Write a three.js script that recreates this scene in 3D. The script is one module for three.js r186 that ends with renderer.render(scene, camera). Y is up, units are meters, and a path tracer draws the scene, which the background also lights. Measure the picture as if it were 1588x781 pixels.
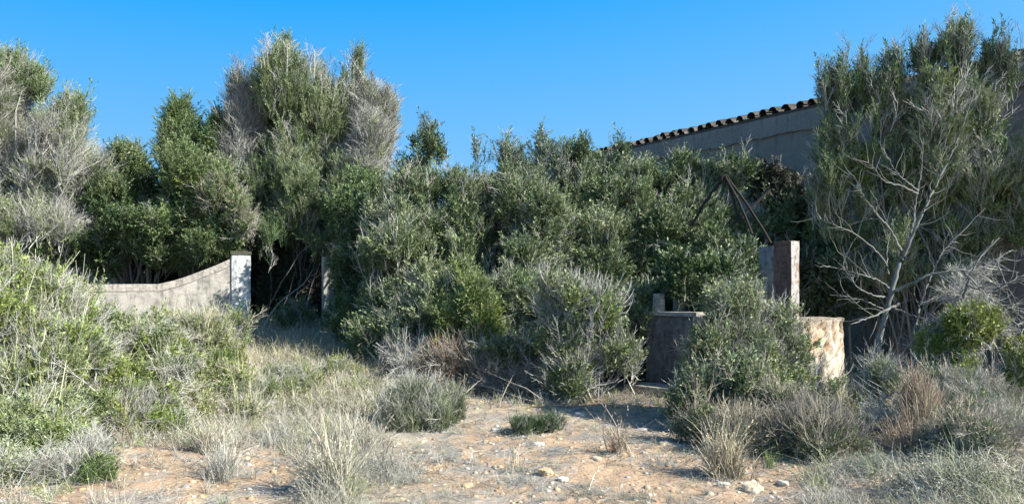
import * as THREE from 'three';
import { ImprovedNoise } from 'three/addons/math/ImprovedNoise.js';

// ---------------------------------------------------------------- camera, sky, sun, exposure
const W = 1588, H = 781, F = 1223, EYE = 1.6, HORIZON = 440;
const camera = new THREE.PerspectiveCamera(2 * Math.atan(H / 2 / F) * 180 / Math.PI, W / H, 0.1, 2000);
camera.position.set(0, EYE, 0);
camera.lookAt(0, EYE, -10);
camera.setViewOffset(W, H, 0, H / 2 - HORIZON, W, H);          // the photograph is a crop: its horizon lies below its middle
const scene = new THREE.Scene();
const renderer = new THREE.WebGLRenderer({ antialias: true });
renderer.toneMapping = THREE.LinearToneMapping;
renderer.toneMappingExposure = 2.6;
renderer.shadowMap.enabled = true;

const SUN = new THREE.Vector3(0.81, 0.62, 0.33).normalize();
const sun = new THREE.DirectionalLight(new THREE.Color().setRGB(1, 0.955, 0.87), 4.6);
sun.position.copy(SUN).multiplyScalar(60); sun.target.position.set(0, 0, -12); sun.position.add(sun.target.position);
sun.castShadow = true; sun.shadow.mapSize.set(4096, 4096);
Object.assign(sun.shadow.camera, { left: -22, right: 22, top: 22, bottom: -22, near: 1, far: 140 });
scene.add(sun, sun.target);

const clamp = (x, a = 0, b = 1) => Math.min(b, Math.max(a, x));
const lerp = (a, b, t) => a + (b - a) * t;
const smooth = (a, b, x) => { const t = clamp((x - a) / (b - a)); return t * t * (3 - 2 * t); };
{
  const w = 512, h = 256, data = new Float32Array(w * h * 4);
  const low = [0.42, 0.73, 1.06], mid = [0.0, 0.40, 1.0], high = [0.006, 0.17, 0.55];
  for (let j = 0; j < h; j++) for (let i = 0; i < w; i++) {
    const el = ((j + 0.5) / h - 0.5) * Math.PI, az = ((i + 0.5) / w - 0.5) * 2 * Math.PI;
    const d = new THREE.Vector3(Math.cos(az) * Math.cos(el), Math.sin(el), Math.sin(az) * Math.cos(el));
    const up = Math.max(0, d.y), t1 = Math.pow(clamp(up / 0.34), 0.75), t2 = smooth(0.25, 0.95, up), ca = 0.5 + 0.5 * d.dot(SUN);
    const glow = 0.75 * Math.pow(ca, 2.6) + 0.5 * Math.pow(ca, 30), o = (j * w + i) * 4;
    for (let c = 0; c < 3; c++) data[o + c] = (lerp(lerp(low[c], mid[c], t1), high[c], t2) + glow * [0.36, 0.30, 0.10][c]) * 0.385;
    data[o + 3] = 1;
  }
  const sky = new THREE.DataTexture(data, w, h, THREE.RGBAFormat, THREE.FloatType);
  sky.mapping = THREE.EquirectangularReflectionMapping; sky.magFilter = THREE.LinearFilter; sky.needsUpdate = true;
  scene.background = sky; scene.environment = sky;
}

// ---------------------------------------------------------------- helpers
let seed = 1;
const reseed = (s) => { seed = s | 0; };
const rnd = () => { seed = (seed + 0x6d2b79f5) | 0; let t = Math.imul(seed ^ (seed >>> 15), 1 | seed); t = (t + Math.imul(t ^ (t >>> 7), 61 | t)) ^ t; return ((t ^ (t >>> 14)) >>> 0) / 4294967296; };
const R = (a, b) => a + (b - a) * rnd();
const gauss = () => (rnd() + rnd() + rnd() - 1.5) * 1.15;
const V = (x, y, z) => new THREE.Vector3(x, y, z);
const PN = new ImprovedNoise();
const noise = (x, y, z = 0.37) => PN.noise(x, y, z);
const fbm = (x, y, z = 0.37) => noise(x, y, z) * 0.55 + noise(x * 2.1, y * 2.1, z * 2.1 + 9) * 0.28 + noise(x * 4.3, y * 4.3, z * 4.3 + 3) * 0.17;
// a place in metres from what it measures in the photograph (1588 px wide) and how far off it stands
const at = (px, py, d) => V((px - W / 2) / F * d, EYE + (HORIZON - py) / F * d, -d);
// height of the ground: level in the clearing, banked up towards the old gate on the left
function gy(x, z) {
  const d = -z;
  let y = 0.58 * smooth(9, 15.6, d) * smooth(0.3, -2.6, x) + 0.10 * smooth(9.5, 7, d) * smooth(-1.8, -3.4, x) + 0.06 * smooth(2.2, 3.6, x) * smooth(10, 7, d);
  y += 0.05 * fbm(x * 0.7, z * 0.7) + 0.028 * fbm(x * 2.3 + 7, z * 2.3, 4.1) + 0.012 * noise(x * 9, z * 9, 1.7);
  return y + 0.25 * smooth(25, 90, Math.hypot(x, z)) * fbm(x * 0.03, z * 0.03) * 6;
}
const used = new Map();
function numbered(name) { const n = used.get(name) ?? 0; used.set(name, n + 1); return n ? name + '_' + String(n).padStart(3, '0') : name; }
function tag(o, label, category, group, kind) {
  if (label) o.userData.label = label;
  if (category) o.userData.category = category;
  if (group) o.userData.group = group;
  if (kind) o.userData.kind = kind;
  return o;
}
function base(name, p, turn = 0) { const o = new THREE.Group(); o.name = numbered(name); o.position.copy(p); o.rotation.y = turn; scene.add(o); return o; }
function put(name, geo, mat, parent = scene) {
  const m = new THREE.Mesh(geo, mat); m.name = parent === scene ? numbered(name) : name; m.castShadow = m.receiveShadow = true; parent.add(m); return m;
}
// collects triangles with a colour per vertex
class MB {
  constructor() { this.p = []; this.c = []; this.i = []; }
  v(q, c) { this.p.push(q.x, q.y, q.z); this.c.push(c[0], c[1], c[2]); return this.p.length / 3 - 1; }
  tri(a, b, c) { this.i.push(a, b, c); }
  tube(pts, radii, sides, col, cap = true) {
    let prev = null; const n = pts.length, t = V(), u = V(), w = V();
    for (let k = 0; k < n; k++) {
      t.copy(pts[Math.min(k + 1, n - 1)]).sub(pts[Math.max(k - 1, 0)]).normalize();
      u.set(Math.abs(t.y) > 0.9 ? 1 : 0, Math.abs(t.y) > 0.9 ? 0 : 1, 0).cross(t).normalize(); w.copy(t).cross(u);
      const r = Array.isArray(radii) ? radii[k] : lerp(radii, radii * 0.25, k / (n - 1)), ring = [];
      const cc = typeof col === 'function' ? col(k / (n - 1), pts[k]) : col;
      for (let s = 0; s < sides; s++) { const a = s / sides * 2 * Math.PI; ring.push(this.v(pts[k].clone().addScaledVector(u, Math.cos(a) * r).addScaledVector(w, Math.sin(a) * r), cc)); }
      if (prev) for (let s = 0; s < sides; s++) { const s2 = (s + 1) % sides; this.tri(prev[s], ring[s], ring[s2]); this.tri(prev[s], ring[s2], prev[s2]); }
      prev = ring;
    }
    if (cap && sides > 2) for (let s = 1; s < sides - 1; s++) this.tri(prev[0], prev[s], prev[s + 1]);
  }
  ribbon(pts, widths, side, col) {
    let a = -1, b = -1;
    for (let k = 0; k < pts.length; k++) {
      const cc = typeof col === 'function' ? col(k / (pts.length - 1)) : col;
      const l = this.v(pts[k].clone().addScaledVector(side, -widths[k] / 2), cc), r = this.v(pts[k].clone().addScaledVector(side, widths[k] / 2), cc);
      if (k) { this.tri(a, b, r); this.tri(a, r, l); }
      a = l; b = r;
    }
  }
  leaf(p, dir, side, L, w, col, fold = 0.25) {
    const n = V().copy(dir).cross(side).normalize(), m = p.clone().addScaledVector(dir, L * 0.5).addScaledVector(n, -fold * w);
    const a = this.v(p, col), l = this.v(m.clone().addScaledVector(side, -w / 2).addScaledVector(n, fold * w), col), t = this.v(p.clone().addScaledVector(dir, L), col);
    const r = this.v(m.clone().addScaledVector(side, w / 2).addScaledVector(n, fold * w), col);
    this.tri(a, l, t); this.tri(a, t, r);
  }
  geo(smoothed = false) {
    const g = new THREE.BufferGeometry();
    g.setAttribute('position', new THREE.Float32BufferAttribute(this.p, 3)); g.setAttribute('color', new THREE.Float32BufferAttribute(this.c, 3)); g.setIndex(this.i);
    if (smoothed) g.computeVertexNormals();
    return g;
  }
}
const rdir = () => V(gauss(), gauss(), gauss()).normalize();
const perp = (d) => { const s = rdir().cross(d); return s.lengthSq() < 1e-4 ? V(1, 0, 0).cross(d).normalize() : s.normalize(); };

// ---------------------------------------------------------------- materials
function speckle(size, fn, srgb) {
  const d = new Uint8Array(size * size * 4);
  for (let y = 0; y < size; y++) for (let x = 0; x < size; x++) { const c = fn(x / size, y / size, x, y), o = (y * size + x) * 4; d[o] = c[0] * 255; d[o + 1] = c[1] * 255; d[o + 2] = c[2] * 255; d[o + 3] = 255; }
  const t = new THREE.DataTexture(d, size, size); t.wrapS = t.wrapT = THREE.RepeatWrapping; t.magFilter = THREE.LinearFilter; t.needsUpdate = true;
  if (srgb) t.colorSpace = THREE.SRGBColorSpace;
  return t;
}
// noise that repeats over the unit square: blended from four shifted copies
function tiled(f, u, v, k) {
  const a = f(u * k, v * k), b = f((u - 1) * k, v * k), c = f(u * k, (v - 1) * k), d = f((u - 1) * k, (v - 1) * k);
  const s = smooth(0.7, 1, u), t = smooth(0.7, 1, v);
  return lerp(lerp(a, b, s), lerp(c, d, s), t);
}
reseed(11);
const soilMap = speckle(1024, (u, v) => {
  const n = tiled((a, b) => fbm(a, b, 2.2), u, v, 9), f = tiled((a, b) => noise(a, b, 5.1), u, v, 60), g = tiled((a, b) => noise(a, b, 8.3), u, v, 150);
  let k = 0.80 + 0.30 * n + 0.16 * f + 0.12 * g + R(-0.09, 0.09);
  const peb = smooth(0.22, 0.42, tiled((a, b) => noise(a, b, 3.3), u, v, 34)), chip = smooth(0.35, 0.5, g);
  return [clamp(k + 0.12 * peb), clamp(k + 0.15 * peb + 0.05 * chip), clamp(k + 0.20 * peb + 0.09 * chip)];
});
const soilBump = speckle(1024, (u, v) => {
  const p = smooth(0.15, 0.45, tiled((a, b) => noise(a, b, 3.3), u, v, 34)), g = tiled((a, b) => noise(a, b, 8.3), u, v, 150), f = tiled((a, b) => noise(a, b, 5.1), u, v, 60);
  const k = clamp(0.35 + 0.35 * p + 0.15 * f + 0.15 * g + R(-0.04, 0.04)); return [k, k, k];
});
const plasterMap = speckle(1024, (u, v) => {
  const n = tiled((a, b) => fbm(a, b, 1.1), u, v, 5), f = tiled((a, b) => fbm(a, b, 6.1), u, v, 11), st = tiled((a, b) => fbm(a, b * 0.2, 3.7), u, v, 14);
  const dark = smooth(-0.45, 0.65, f + 0.7 * n) * 0.40 + smooth(-0.2, 0.5, st) * 0.40, k = 0.88 + 0.12 * n + R(-0.03, 0.03) - dark;
  return [clamp(k), clamp(k * 0.985 - 0.01 * n), clamp(k * 0.95 + 0.03 * n)];
});
const plasterBump = speckle(512, (u, v) => { const k = clamp(0.5 + 0.4 * tiled((a, b) => fbm(a, b, 6.1), u, v, 22) + 0.2 * tiled((a, b) => noise(a, b, 2.1), u, v, 70)); return [k, k, k]; });
const renderMap = speckle(1024, (u, v) => {
  const n = tiled((a, b) => fbm(a, b, 7.7), u, v, 4), st = tiled((a, b) => fbm(a, b * 0.12, 2.9), u, v, 26), f = tiled((a, b) => fbm(a, b, 1.9), u, v, 40), k = clamp(0.80 + 0.30 * n - 0.26 * smooth(0, 0.6, st) + 0.16 * f + R(-0.03, 0.03));
  return [k, clamp(k * (0.985 + 0.03 * n)), clamp(k * (0.95 + 0.06 * n))];
});
const rustMap = speckle(512, (u, v) => {
  const n = tiled((a, b) => fbm(a, b, 4.4), u, v, 7), f = tiled((a, b) => fbm(a, b, 9.9), u, v, 26), p = smooth(0.02, 0.28, n + 0.35 * f);
  return [lerp(0.70, 0.44, p) + 0.3 * f, lerp(0.70, 0.29, p) + 0.28 * f, lerp(0.68, 0.22, p) + 0.26 * f].map((x) => clamp(x));
});
const own = (t, a, b = a) => { const c = t.clone(); c.repeat.set(a, b); c.needsUpdate = true; return c; };
const std = (o) => new THREE.MeshStandardMaterial({ roughness: 0.92, side: THREE.DoubleSide, ...o });
const lin = (r, g, b) => new THREE.Color().setRGB(r, g, b);
const M = {
  soil: std({ vertexColors: true, map: own(soilMap, 1), bumpMap: own(soilBump, 1), bumpScale: 0.02, roughness: 1 }),
  leaf: new THREE.MeshPhysicalMaterial({ vertexColors: true, roughness: 0.55, side: THREE.DoubleSide, transmission: 0.38, thickness: 0, specularIntensity: 0.4 }),
  shiny: new THREE.MeshPhysicalMaterial({ vertexColors: true, roughness: 0.45, side: THREE.DoubleSide, transmission: 0.3, thickness: 0, specularIntensity: 0.6 }),
  dry: std({ vertexColors: true, roughness: 0.9 }),
  bark: std({ vertexColors: true, roughness: 0.95 }),
  stone: std({ vertexColors: true, map: own(plasterMap, 1.2), bumpMap: own(plasterBump, 1.2), bumpScale: 0.012 }),
  plaster: std({ color: lin(0.47, 0.45, 0.41), map: own(plasterMap, 0.7), bumpMap: own(plasterBump, 0.9), bumpScale: 0.01 }),
  coping: std({ color: lin(0.49, 0.455, 0.415), map: own(plasterMap, 1.3), bumpMap: own(plasterBump, 1.3), bumpScale: 0.012 }),
  render: std({ color: lin(0.27, 0.235, 0.20), map: own(renderMap, 0.22), bumpMap: own(plasterBump, 0.6), bumpScale: 0.02 }),
  band: std({ color: lin(0.27, 0.245, 0.22), map: own(renderMap, 0.4), bumpMap: own(plasterBump, 0.7), bumpScale: 0.02 }),
  tile: std({ color: lin(0.10, 0.09, 0.078), map: own(plasterMap, 1), bumpMap: own(plasterBump, 2), bumpScale: 0.006 }),
  rust: std({ color: lin(0.42, 0.42, 0.42), map: own(rustMap, 1.7), bumpMap: own(plasterBump, 2), bumpScale: 0.006, roughness: 0.8 }),
  iron: std({ color: lin(0.012, 0.010, 0.010), roughness: 0.9 }),
};

// ---------------------------------------------------------------- ground
{
  const NX = 460, NZ = 430, p = [], c = [], uv = [], idx = [];
  const warp = (t, a, b) => a * t + b * Math.pow(t, 7);
  for (let j = 0; j <= NZ; j++) for (let i = 0; i <= NX; i++) {
    const s = i / NX * 2 - 1, t = j / NZ * 2 - 1, x = warp(s, 9, 700), z = -10 + warp(t, 7.5, 700), y = gy(x, z);
    p.push(x, y, z); uv.push(x / 2.6, z / 2.6);
    const a = fbm(x * 0.55 + 3, z * 0.8, 2), b = fbm(x * 1.7, z * 2.2 + 5, 7), q = fbm(x * 4.5, z * 4.5, 3.3);
    const sandy = smooth(-0.30, 0.10, a + 0.35 * b + 0.25 * smooth(8.6, 6.4, -z)), grey = smooth(-0.10, 0.22, b + 0.7 * q - 0.04);
    const soil = [0.42, 0.29, 0.18], pale = [0.42, 0.355, 0.26], litter = [0.26, 0.255, 0.235];
    const hard = smooth(0.6, -0.25, x + 0.45 * (-z - 7) - 1.2);
    for (let k = 0; k < 3; k++) { let w = lerp(pale[k], soil[k], sandy); w = lerp(w, litter[k], grey * 0.75); c.push(w * (1 + 0.14 * q)); }
  }
  for (let j = 0; j < NZ; j++) for (let i = 0; i < NX; i++) { const a = j * (NX + 1) + i, b = a + 1, d = a + NX + 1, e = d + 1; idx.push(a, d, b, b, d, e); }
  const g = new THREE.BufferGeometry();
  g.setAttribute('position', new THREE.Float32BufferAttribute(p, 3)); g.setAttribute('color', new THREE.Float32BufferAttribute(c, 3)); g.setAttribute('uv', new THREE.Float32BufferAttribute(uv, 2));
  g.setIndex(idx); g.computeVertexNormals();
  tag(put('ground', g, M.soil), 'bare orange sandy ground with grit and dry litter', null, null, 'structure');
}

// ---------------------------------------------------------------- sprigs: one-metre pieces of growth that crowns are made of
const STEM = [0.9, 0.85, 0.8];
function leafySprig(s, o) {       // a stem with side shoots, leaves all along
  reseed(s); const m = new MB(), end = V(R(-0.18, 0.18), 1, R(-0.18, 0.18)), mid = V(R(-0.1, 0.1), 0.5, R(-0.1, 0.1));
  const curve = (a, b, c, t) => a.clone().multiplyScalar((1 - t) * (1 - t)).addScaledVector(b, 2 * t * (1 - t)).addScaledVector(c, t * t);
  const shoots = [[V(), mid, end]];
  for (let k = 0; k < o.shoots; k++) {
    const t = R(0.1, 0.75), a = curve(V(), mid, end, t), d = rdir(); d.y = Math.abs(d.y) * 0.5 + o.up; d.normalize();
    const L = R(0.28, 0.55); shoots.push([a, a.clone().addScaledVector(d, L * 0.5).add(V(0, 0.03, 0)), a.clone().addScaledVector(d, L).add(V(0, L * 0.25 * o.up, 0))]);
  }
  for (const [a, b, c] of shoots) {
    const pts = [0, 0.5, 1].map((t) => curve(a, b, c, t)); m.tube(pts, [o.r, o.r * 0.7, o.r * 0.3], 3, o.stem ?? STEM, false);
    const L = a.distanceTo(c), n = Math.round(o.n * L);
    for (let k = 0; k < n; k++) {
      const t = Math.pow(R(0.02, 1), 0.8), p = curve(a, b, c, t), ax = curve(a, b, c, Math.min(1, t + 0.05)).sub(p).normalize();
      const out = perp(ax), d = out.multiplyScalar(o.spread).add(ax).add(V(0, o.lift ?? 0, 0)).normalize(), side = perp(d), g = R(0.55, 1.5);
      m.leaf(p, d, side, o.L * R(0.65, 1.2), o.w * R(0.75, 1.15), [g, g * R(0.94, 1.05), g * R(0.82, 1.1)], 0.3);
    }
  }
  return m.geo();
}
function twigSprig(s, r, n, up, droop = 0) {     // bare twigs
  reseed(s); const m = new MB();
  const grow = (p, d, L, rad, lev) => {
    const pts = [p.clone()]; let q = p.clone(), dd = d.clone();
    for (let k = 0; k < 3; k++) { dd.add(rdir().multiplyScalar(0.22)).add(V(0, up * 0.12 - droop * 0.2 * k, 0)).normalize(); q = q.clone().addScaledVector(dd, L / 3); pts.push(q); }
    const g = R(0.75, 1.25); m.tube(pts, [rad, rad * 0.8, rad * 0.6, rad * 0.35], 3, [g, g * 0.98, g * 0.95], false);
    if (lev < 2) for (let k = 0; k < (lev ? 3 : n); k++) { const t = R(0.15, 0.95), a = pts[Math.floor(t * 3)].clone().lerp(pts[Math.min(3, Math.floor(t * 3) + 1)], (t * 3) % 1); grow(a, d.clone().add(rdir().multiplyScalar(0.75)).normalize(), L * R(0.3, 0.55), rad * 0.6, lev + 1); }
  };
  grow(V(), V(0, 1, 0), 0.95, r, 0);
  return m.geo();
}
function broomSprig(s, n, leaves, r, fan = 0.42) {     // many thin upright stems with scale-like leaves
  reseed(s); const m = new MB();
  for (let k = 0; k < n; k++) {
    const a = V(R(-0.05, 0.05), R(0, 0.35), R(-0.05, 0.05)), d = V(gauss() * fan, 1, gauss() * fan).normalize(), L = R(0.45, 0.85), g = R(0.75, 1.25);
    const pts = [a, a.clone().addScaledVector(d, L * 0.5).add(rdir().multiplyScalar(0.04)), a.clone().addScaledVector(d, L).add(rdir().multiplyScalar(0.11))];
    m.tube(pts, [r, r * 0.8, r * 0.35], 3, [g, g, g * 0.9], false);
    for (let q = 0; q < leaves; q++) { const p = pts[1].clone().lerp(pts[rnd() < 0.4 ? 0 : 2], R(0, 1)), ld = d.clone().add(rdir().multiplyScalar(0.8)).normalize(), h = R(0.8, 1.35); m.leaf(p, ld, perp(ld), R(0.05, 0.11), R(0.012, 0.022), [h, h, h * 0.85]); }
  }
  return m.geo();
}
function grassTuft(s, n, spread, w, droop) {     // bent and broken blades from one root, a few with seed heads
  reseed(s); const m = new MB();
  for (let k = 0; k < n; k++) {
    const az = R(0, 6.283), o = V(Math.cos(az), 0, Math.sin(az)), L = R(0.25, 1) * (rnd() < 0.3 ? 0.6 : 1), g = R(0.6, 1.35), d = V(gauss() * spread, 1, gauss() * spread).normalize(), pts = [V(gauss() * 0.1, 0, gauss() * 0.1)];
    const kink = rnd() < 0.28 ? 1 + Math.floor(R(0, 4)) : -1;
    for (let t = 1; t <= 5; t++) { d.addScaledVector(o, droop * 0.22 * t * R(0.2, 1)).add(rdir().multiplyScalar(0.13)); d.y -= droop * 0.12 * t; if (t === kink) d.add(rdir().multiplyScalar(1.1)); d.normalize(); const q = pts[t - 1].clone().addScaledVector(d, L / 5); if (q.y < 0.01) q.y = 0.01; pts.push(q); }
    m.ribbon(pts, [w, w * 0.95, w * 0.85, w * 0.7, w * 0.5, w * 0.2], perp(V(d.x, 0.3, d.z).normalize()).setY(0).normalize(), [g, g * 0.99, g * 0.95]);
    if (rnd() < 0.3) for (let q = 0; q < 5; q++) { const p = pts[4].clone().lerp(pts[5], R(0.1, 1)), ld = d.clone().add(rdir().multiplyScalar(0.6)).normalize(); m.leaf(p, ld, perp(ld), R(0.03, 0.06), R(0.009, 0.016), [g * 1.1, g, g * 0.85]); }
  }
  return m.geo();
}
const four = (f) => [101, 202, 303].map(f);
const KIND = {
  olive: { geos: four((s) => leafySprig(s, { shoots: 5, n: 19, L: 0.15, w: 0.042, spread: 0.75, up: 0.9, r: 0.010 })), mat: 'leaf' },
  wispy: { geos: four((s) => leafySprig(s + 5, { shoots: 7, n: 12, L: 0.125, w: 0.036, spread: 0.6, up: 1.3, r: 0.009, stem: [1.5, 1.4, 1.5] })), mat: 'leaf' },
  broad: { geos: four((s) => leafySprig(s + 9, { shoots: 5, n: 13, L: 0.17, w: 0.085, spread: 1.1, up: 0.5, r: 0.012, lift: 0.15 })), mat: 'shiny' },
  small: { geos: four((s) => leafySprig(s + 13, { shoots: 7, n: 15, L: 0.125, w: 0.058, spread: 0.9, up: 0.6, r: 0.011, stem: [1.2, 1.1, 1.2] })), mat: 'leaf' },
  twig: { geos: four((s) => twigSprig(s, 0.011, 7, 1)), mat: 'dry' },
  droop: { geos: four((s) => twigSprig(s + 3, 0.012, 7, 0.2, 1)), mat: 'dry' },
  broom: { geos: four((s) => broomSprig(s, 14, 5, 0.010)), mat: 'leaf' },
  stalk: { geos: four((s) => broomSprig(s + 7, 6, 0, 0.0055, 0.2)), mat: 'dry' },
  grass: { geos: four((s) => grassTuft(s, 30, 0.26, 0.010, 0.25)), mat: 'dry' },
  arch: { geos: four((s) => grassTuft(s + 4, 34, 0.5, 0.0095, 0.8)), mat: 'dry' },
};
// tones, as the growth itself has them
const T = {
  olive: [0.190, 0.250, 0.122], pale: [0.310, 0.360, 0.215], lime: [0.26, 0.34, 0.085], deep: [0.070, 0.118, 0.052], mid: [0.135, 0.205, 0.080], blue: [0.11, 0.16, 0.105],
  grey: [0.33, 0.335, 0.315], tan: [0.35, 0.31, 0.24], straw: [0.42, 0.39, 0.29], ash: [0.375, 0.375, 0.34], red: [0.31, 0.225, 0.175], bark: [0.17, 0.16, 0.14], dark: [0.07, 0.064, 0.055], yellow: [0.28, 0.32, 0.10],
};
const mix3 = (a, b, t) => [0, 1, 2].map((k) => lerp(a[k], b[k], t));
const UP = V(0, 1, 0);
// pieces [{ p, dir, len, roll, col }] become one instanced mesh under the plant
function scatter(name, kind, list, parent) {
  const K = KIND[kind], q = new THREE.Quaternion(), q2 = new THREE.Quaternion(), mtx = new THREE.Matrix4(), col = new THREE.Color();
  const g = K.geos[Math.floor(R(0, K.geos.length))], im = new THREE.InstancedMesh(g, M[K.mat], list.length);
  im.name = parent === scene ? numbered(name) : name; im.castShadow = im.receiveShadow = true; im.userData.kind = 'stuff';
  list.forEach((s, k) => {
    q.setFromUnitVectors(UP, s.dir); q2.setFromAxisAngle(UP, s.roll); q.multiply(q2);
    mtx.compose(s.p, q, V(s.len * (s.wide ?? 1), s.len, s.len * (s.wide ?? 1))); im.setMatrixAt(k, mtx); im.setColorAt(k, col.setRGB(...s.col));
  });
  parent.add(im);
  return im;
}
/* plant: lobes are [px, py, d, rx px, ry px, rz m?] as measured, growth is [kind, count, toneA, toneB, length, {opt}] */
function plant(o) {
  reseed(o.seed);
  const bx = (o.px - W / 2) / F * o.d, bz = -o.d, by = gy(bx, bz) - 0.03, root = base(o.name, V(bx, by, bz));
  tag(root, o.label, o.category, o.group);
  const lobe = (l) => { const s = l[2] / F, c = at(l[0], l[1], l[2]).sub(root.position); return { c, r: V(l[3] * s, l[4] * s, l[5] ?? l[3] * s * 0.8) }; };
  // every lobe breaks up into smaller upright clumps, so that outlines are ragged and gaps open between them
  const clumps = (l) => { const out = []; const n = o.clumps ?? 9; for (let k = 0; k < n; k++) { const f = R(0.26, 0.50), d = rdir(); out.push({ c: l.c.clone().add(d.multiply(l.r).multiplyScalar(R(0.15, 1.0))), r: V(l.r.x * f, l.r.y * f * (o.tall ?? 1.2), l.r.z * f) }); } return out; };
  const sets = {}; for (const k in o.lobes) sets[k] = o.lobes[k].map(lobe).flatMap(clumps);
  const all = Object.values(sets).flat();
  const pick = (ls) => { let t = 0; for (const l of ls) t += l.w ??= Math.pow(l.r.x * l.r.y * l.r.z, 0.75); t *= rnd(); for (const l of ls) if ((t -= l.w) <= 0) return l; return ls[ls.length - 1]; };
  // woody stems from the root out into the crown
  if (o.stems) {
    const S = { n: 30, r: 0.02, spread: 0.15, tone: T.bark, low: 0.35, ...o.stems }, m = new MB();
    for (let k = 0; k < S.n; k++) {
      const l = pick(all), e = l.c.clone().add(rdir().multiply(l.r).multiplyScalar(R(0.2, 0.95))), a = V(gauss() * S.spread, -0.05, gauss() * S.spread);
      if (e.y < 0.2) e.y = 0.2 + R(0, 0.2);
      const c = a.clone().lerp(e, 0.45).add(V(0, e.y * S.low * R(0.1, 0.7), 0)).add(rdir().multiplyScalar(0.08 * e.length())), pts = [], rr = [], r0 = S.r * R(0.5, 1.25), g = R(0.75, 1.25);
      for (let t = 0; t <= 7; t++) { const u = t / 7; pts.push(a.clone().multiplyScalar((1 - u) ** 2).addScaledVector(c, 2 * u * (1 - u)).addScaledVector(e, u * u).add(rdir().multiplyScalar(t ? 0.018 * e.length() : 0))); rr.push(r0 * lerp(1, 0.22, u)); }
      m.tube(pts, rr, r0 > 0.02 ? 6 : 4, (u) => [S.tone[0] * g, S.tone[1] * g, S.tone[2] * g]);
    }
    put(o.trunk ?? 'stem', m.geo(true), M.bark, root);
  }
  const by2 = {};
  for (const [kind, count, ta, tb, len, opt = {}] of o.growth) {
    let ls = opt.in ? sets[opt.in] : all; if (opt.top) { const ys = ls.map((l) => l.c.y + l.r.y).sort((p, q) => p - q), cut = ys[Math.floor(ys.length * (opt.from ?? 0.55))]; ls = ls.filter((l) => l.c.y + l.r.y >= cut); }
    const list = by2[kind] ??= [], gap = opt.gap ?? -0.12, nf = opt.freq ?? 1.5, off = o.seed * 0.731;
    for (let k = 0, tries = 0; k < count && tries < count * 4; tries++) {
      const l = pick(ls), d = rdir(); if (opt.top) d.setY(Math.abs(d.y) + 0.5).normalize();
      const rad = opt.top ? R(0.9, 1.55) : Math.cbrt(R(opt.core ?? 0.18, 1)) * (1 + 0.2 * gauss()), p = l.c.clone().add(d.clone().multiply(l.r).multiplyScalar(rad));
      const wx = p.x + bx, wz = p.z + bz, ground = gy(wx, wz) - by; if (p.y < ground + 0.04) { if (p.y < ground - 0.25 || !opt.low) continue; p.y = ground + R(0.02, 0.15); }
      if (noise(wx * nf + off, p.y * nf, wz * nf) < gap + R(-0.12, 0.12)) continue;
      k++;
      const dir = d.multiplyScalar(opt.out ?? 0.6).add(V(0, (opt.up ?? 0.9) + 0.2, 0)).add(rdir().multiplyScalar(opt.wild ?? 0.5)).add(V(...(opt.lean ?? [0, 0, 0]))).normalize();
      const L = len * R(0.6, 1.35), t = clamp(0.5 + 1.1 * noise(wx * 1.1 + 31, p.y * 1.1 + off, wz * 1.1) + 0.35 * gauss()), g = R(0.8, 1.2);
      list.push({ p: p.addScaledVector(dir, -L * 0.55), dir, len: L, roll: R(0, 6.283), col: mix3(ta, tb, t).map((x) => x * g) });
    }
  }
  for (const kind in by2) scatter({ twig: 'bare_twigs', droop: 'bare_twigs', stalk: 'dry_stalks', grass: 'dry_blades', arch: 'dry_blades' }[kind] ?? 'foliage', kind, by2[kind], root);
  return root;
}

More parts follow.
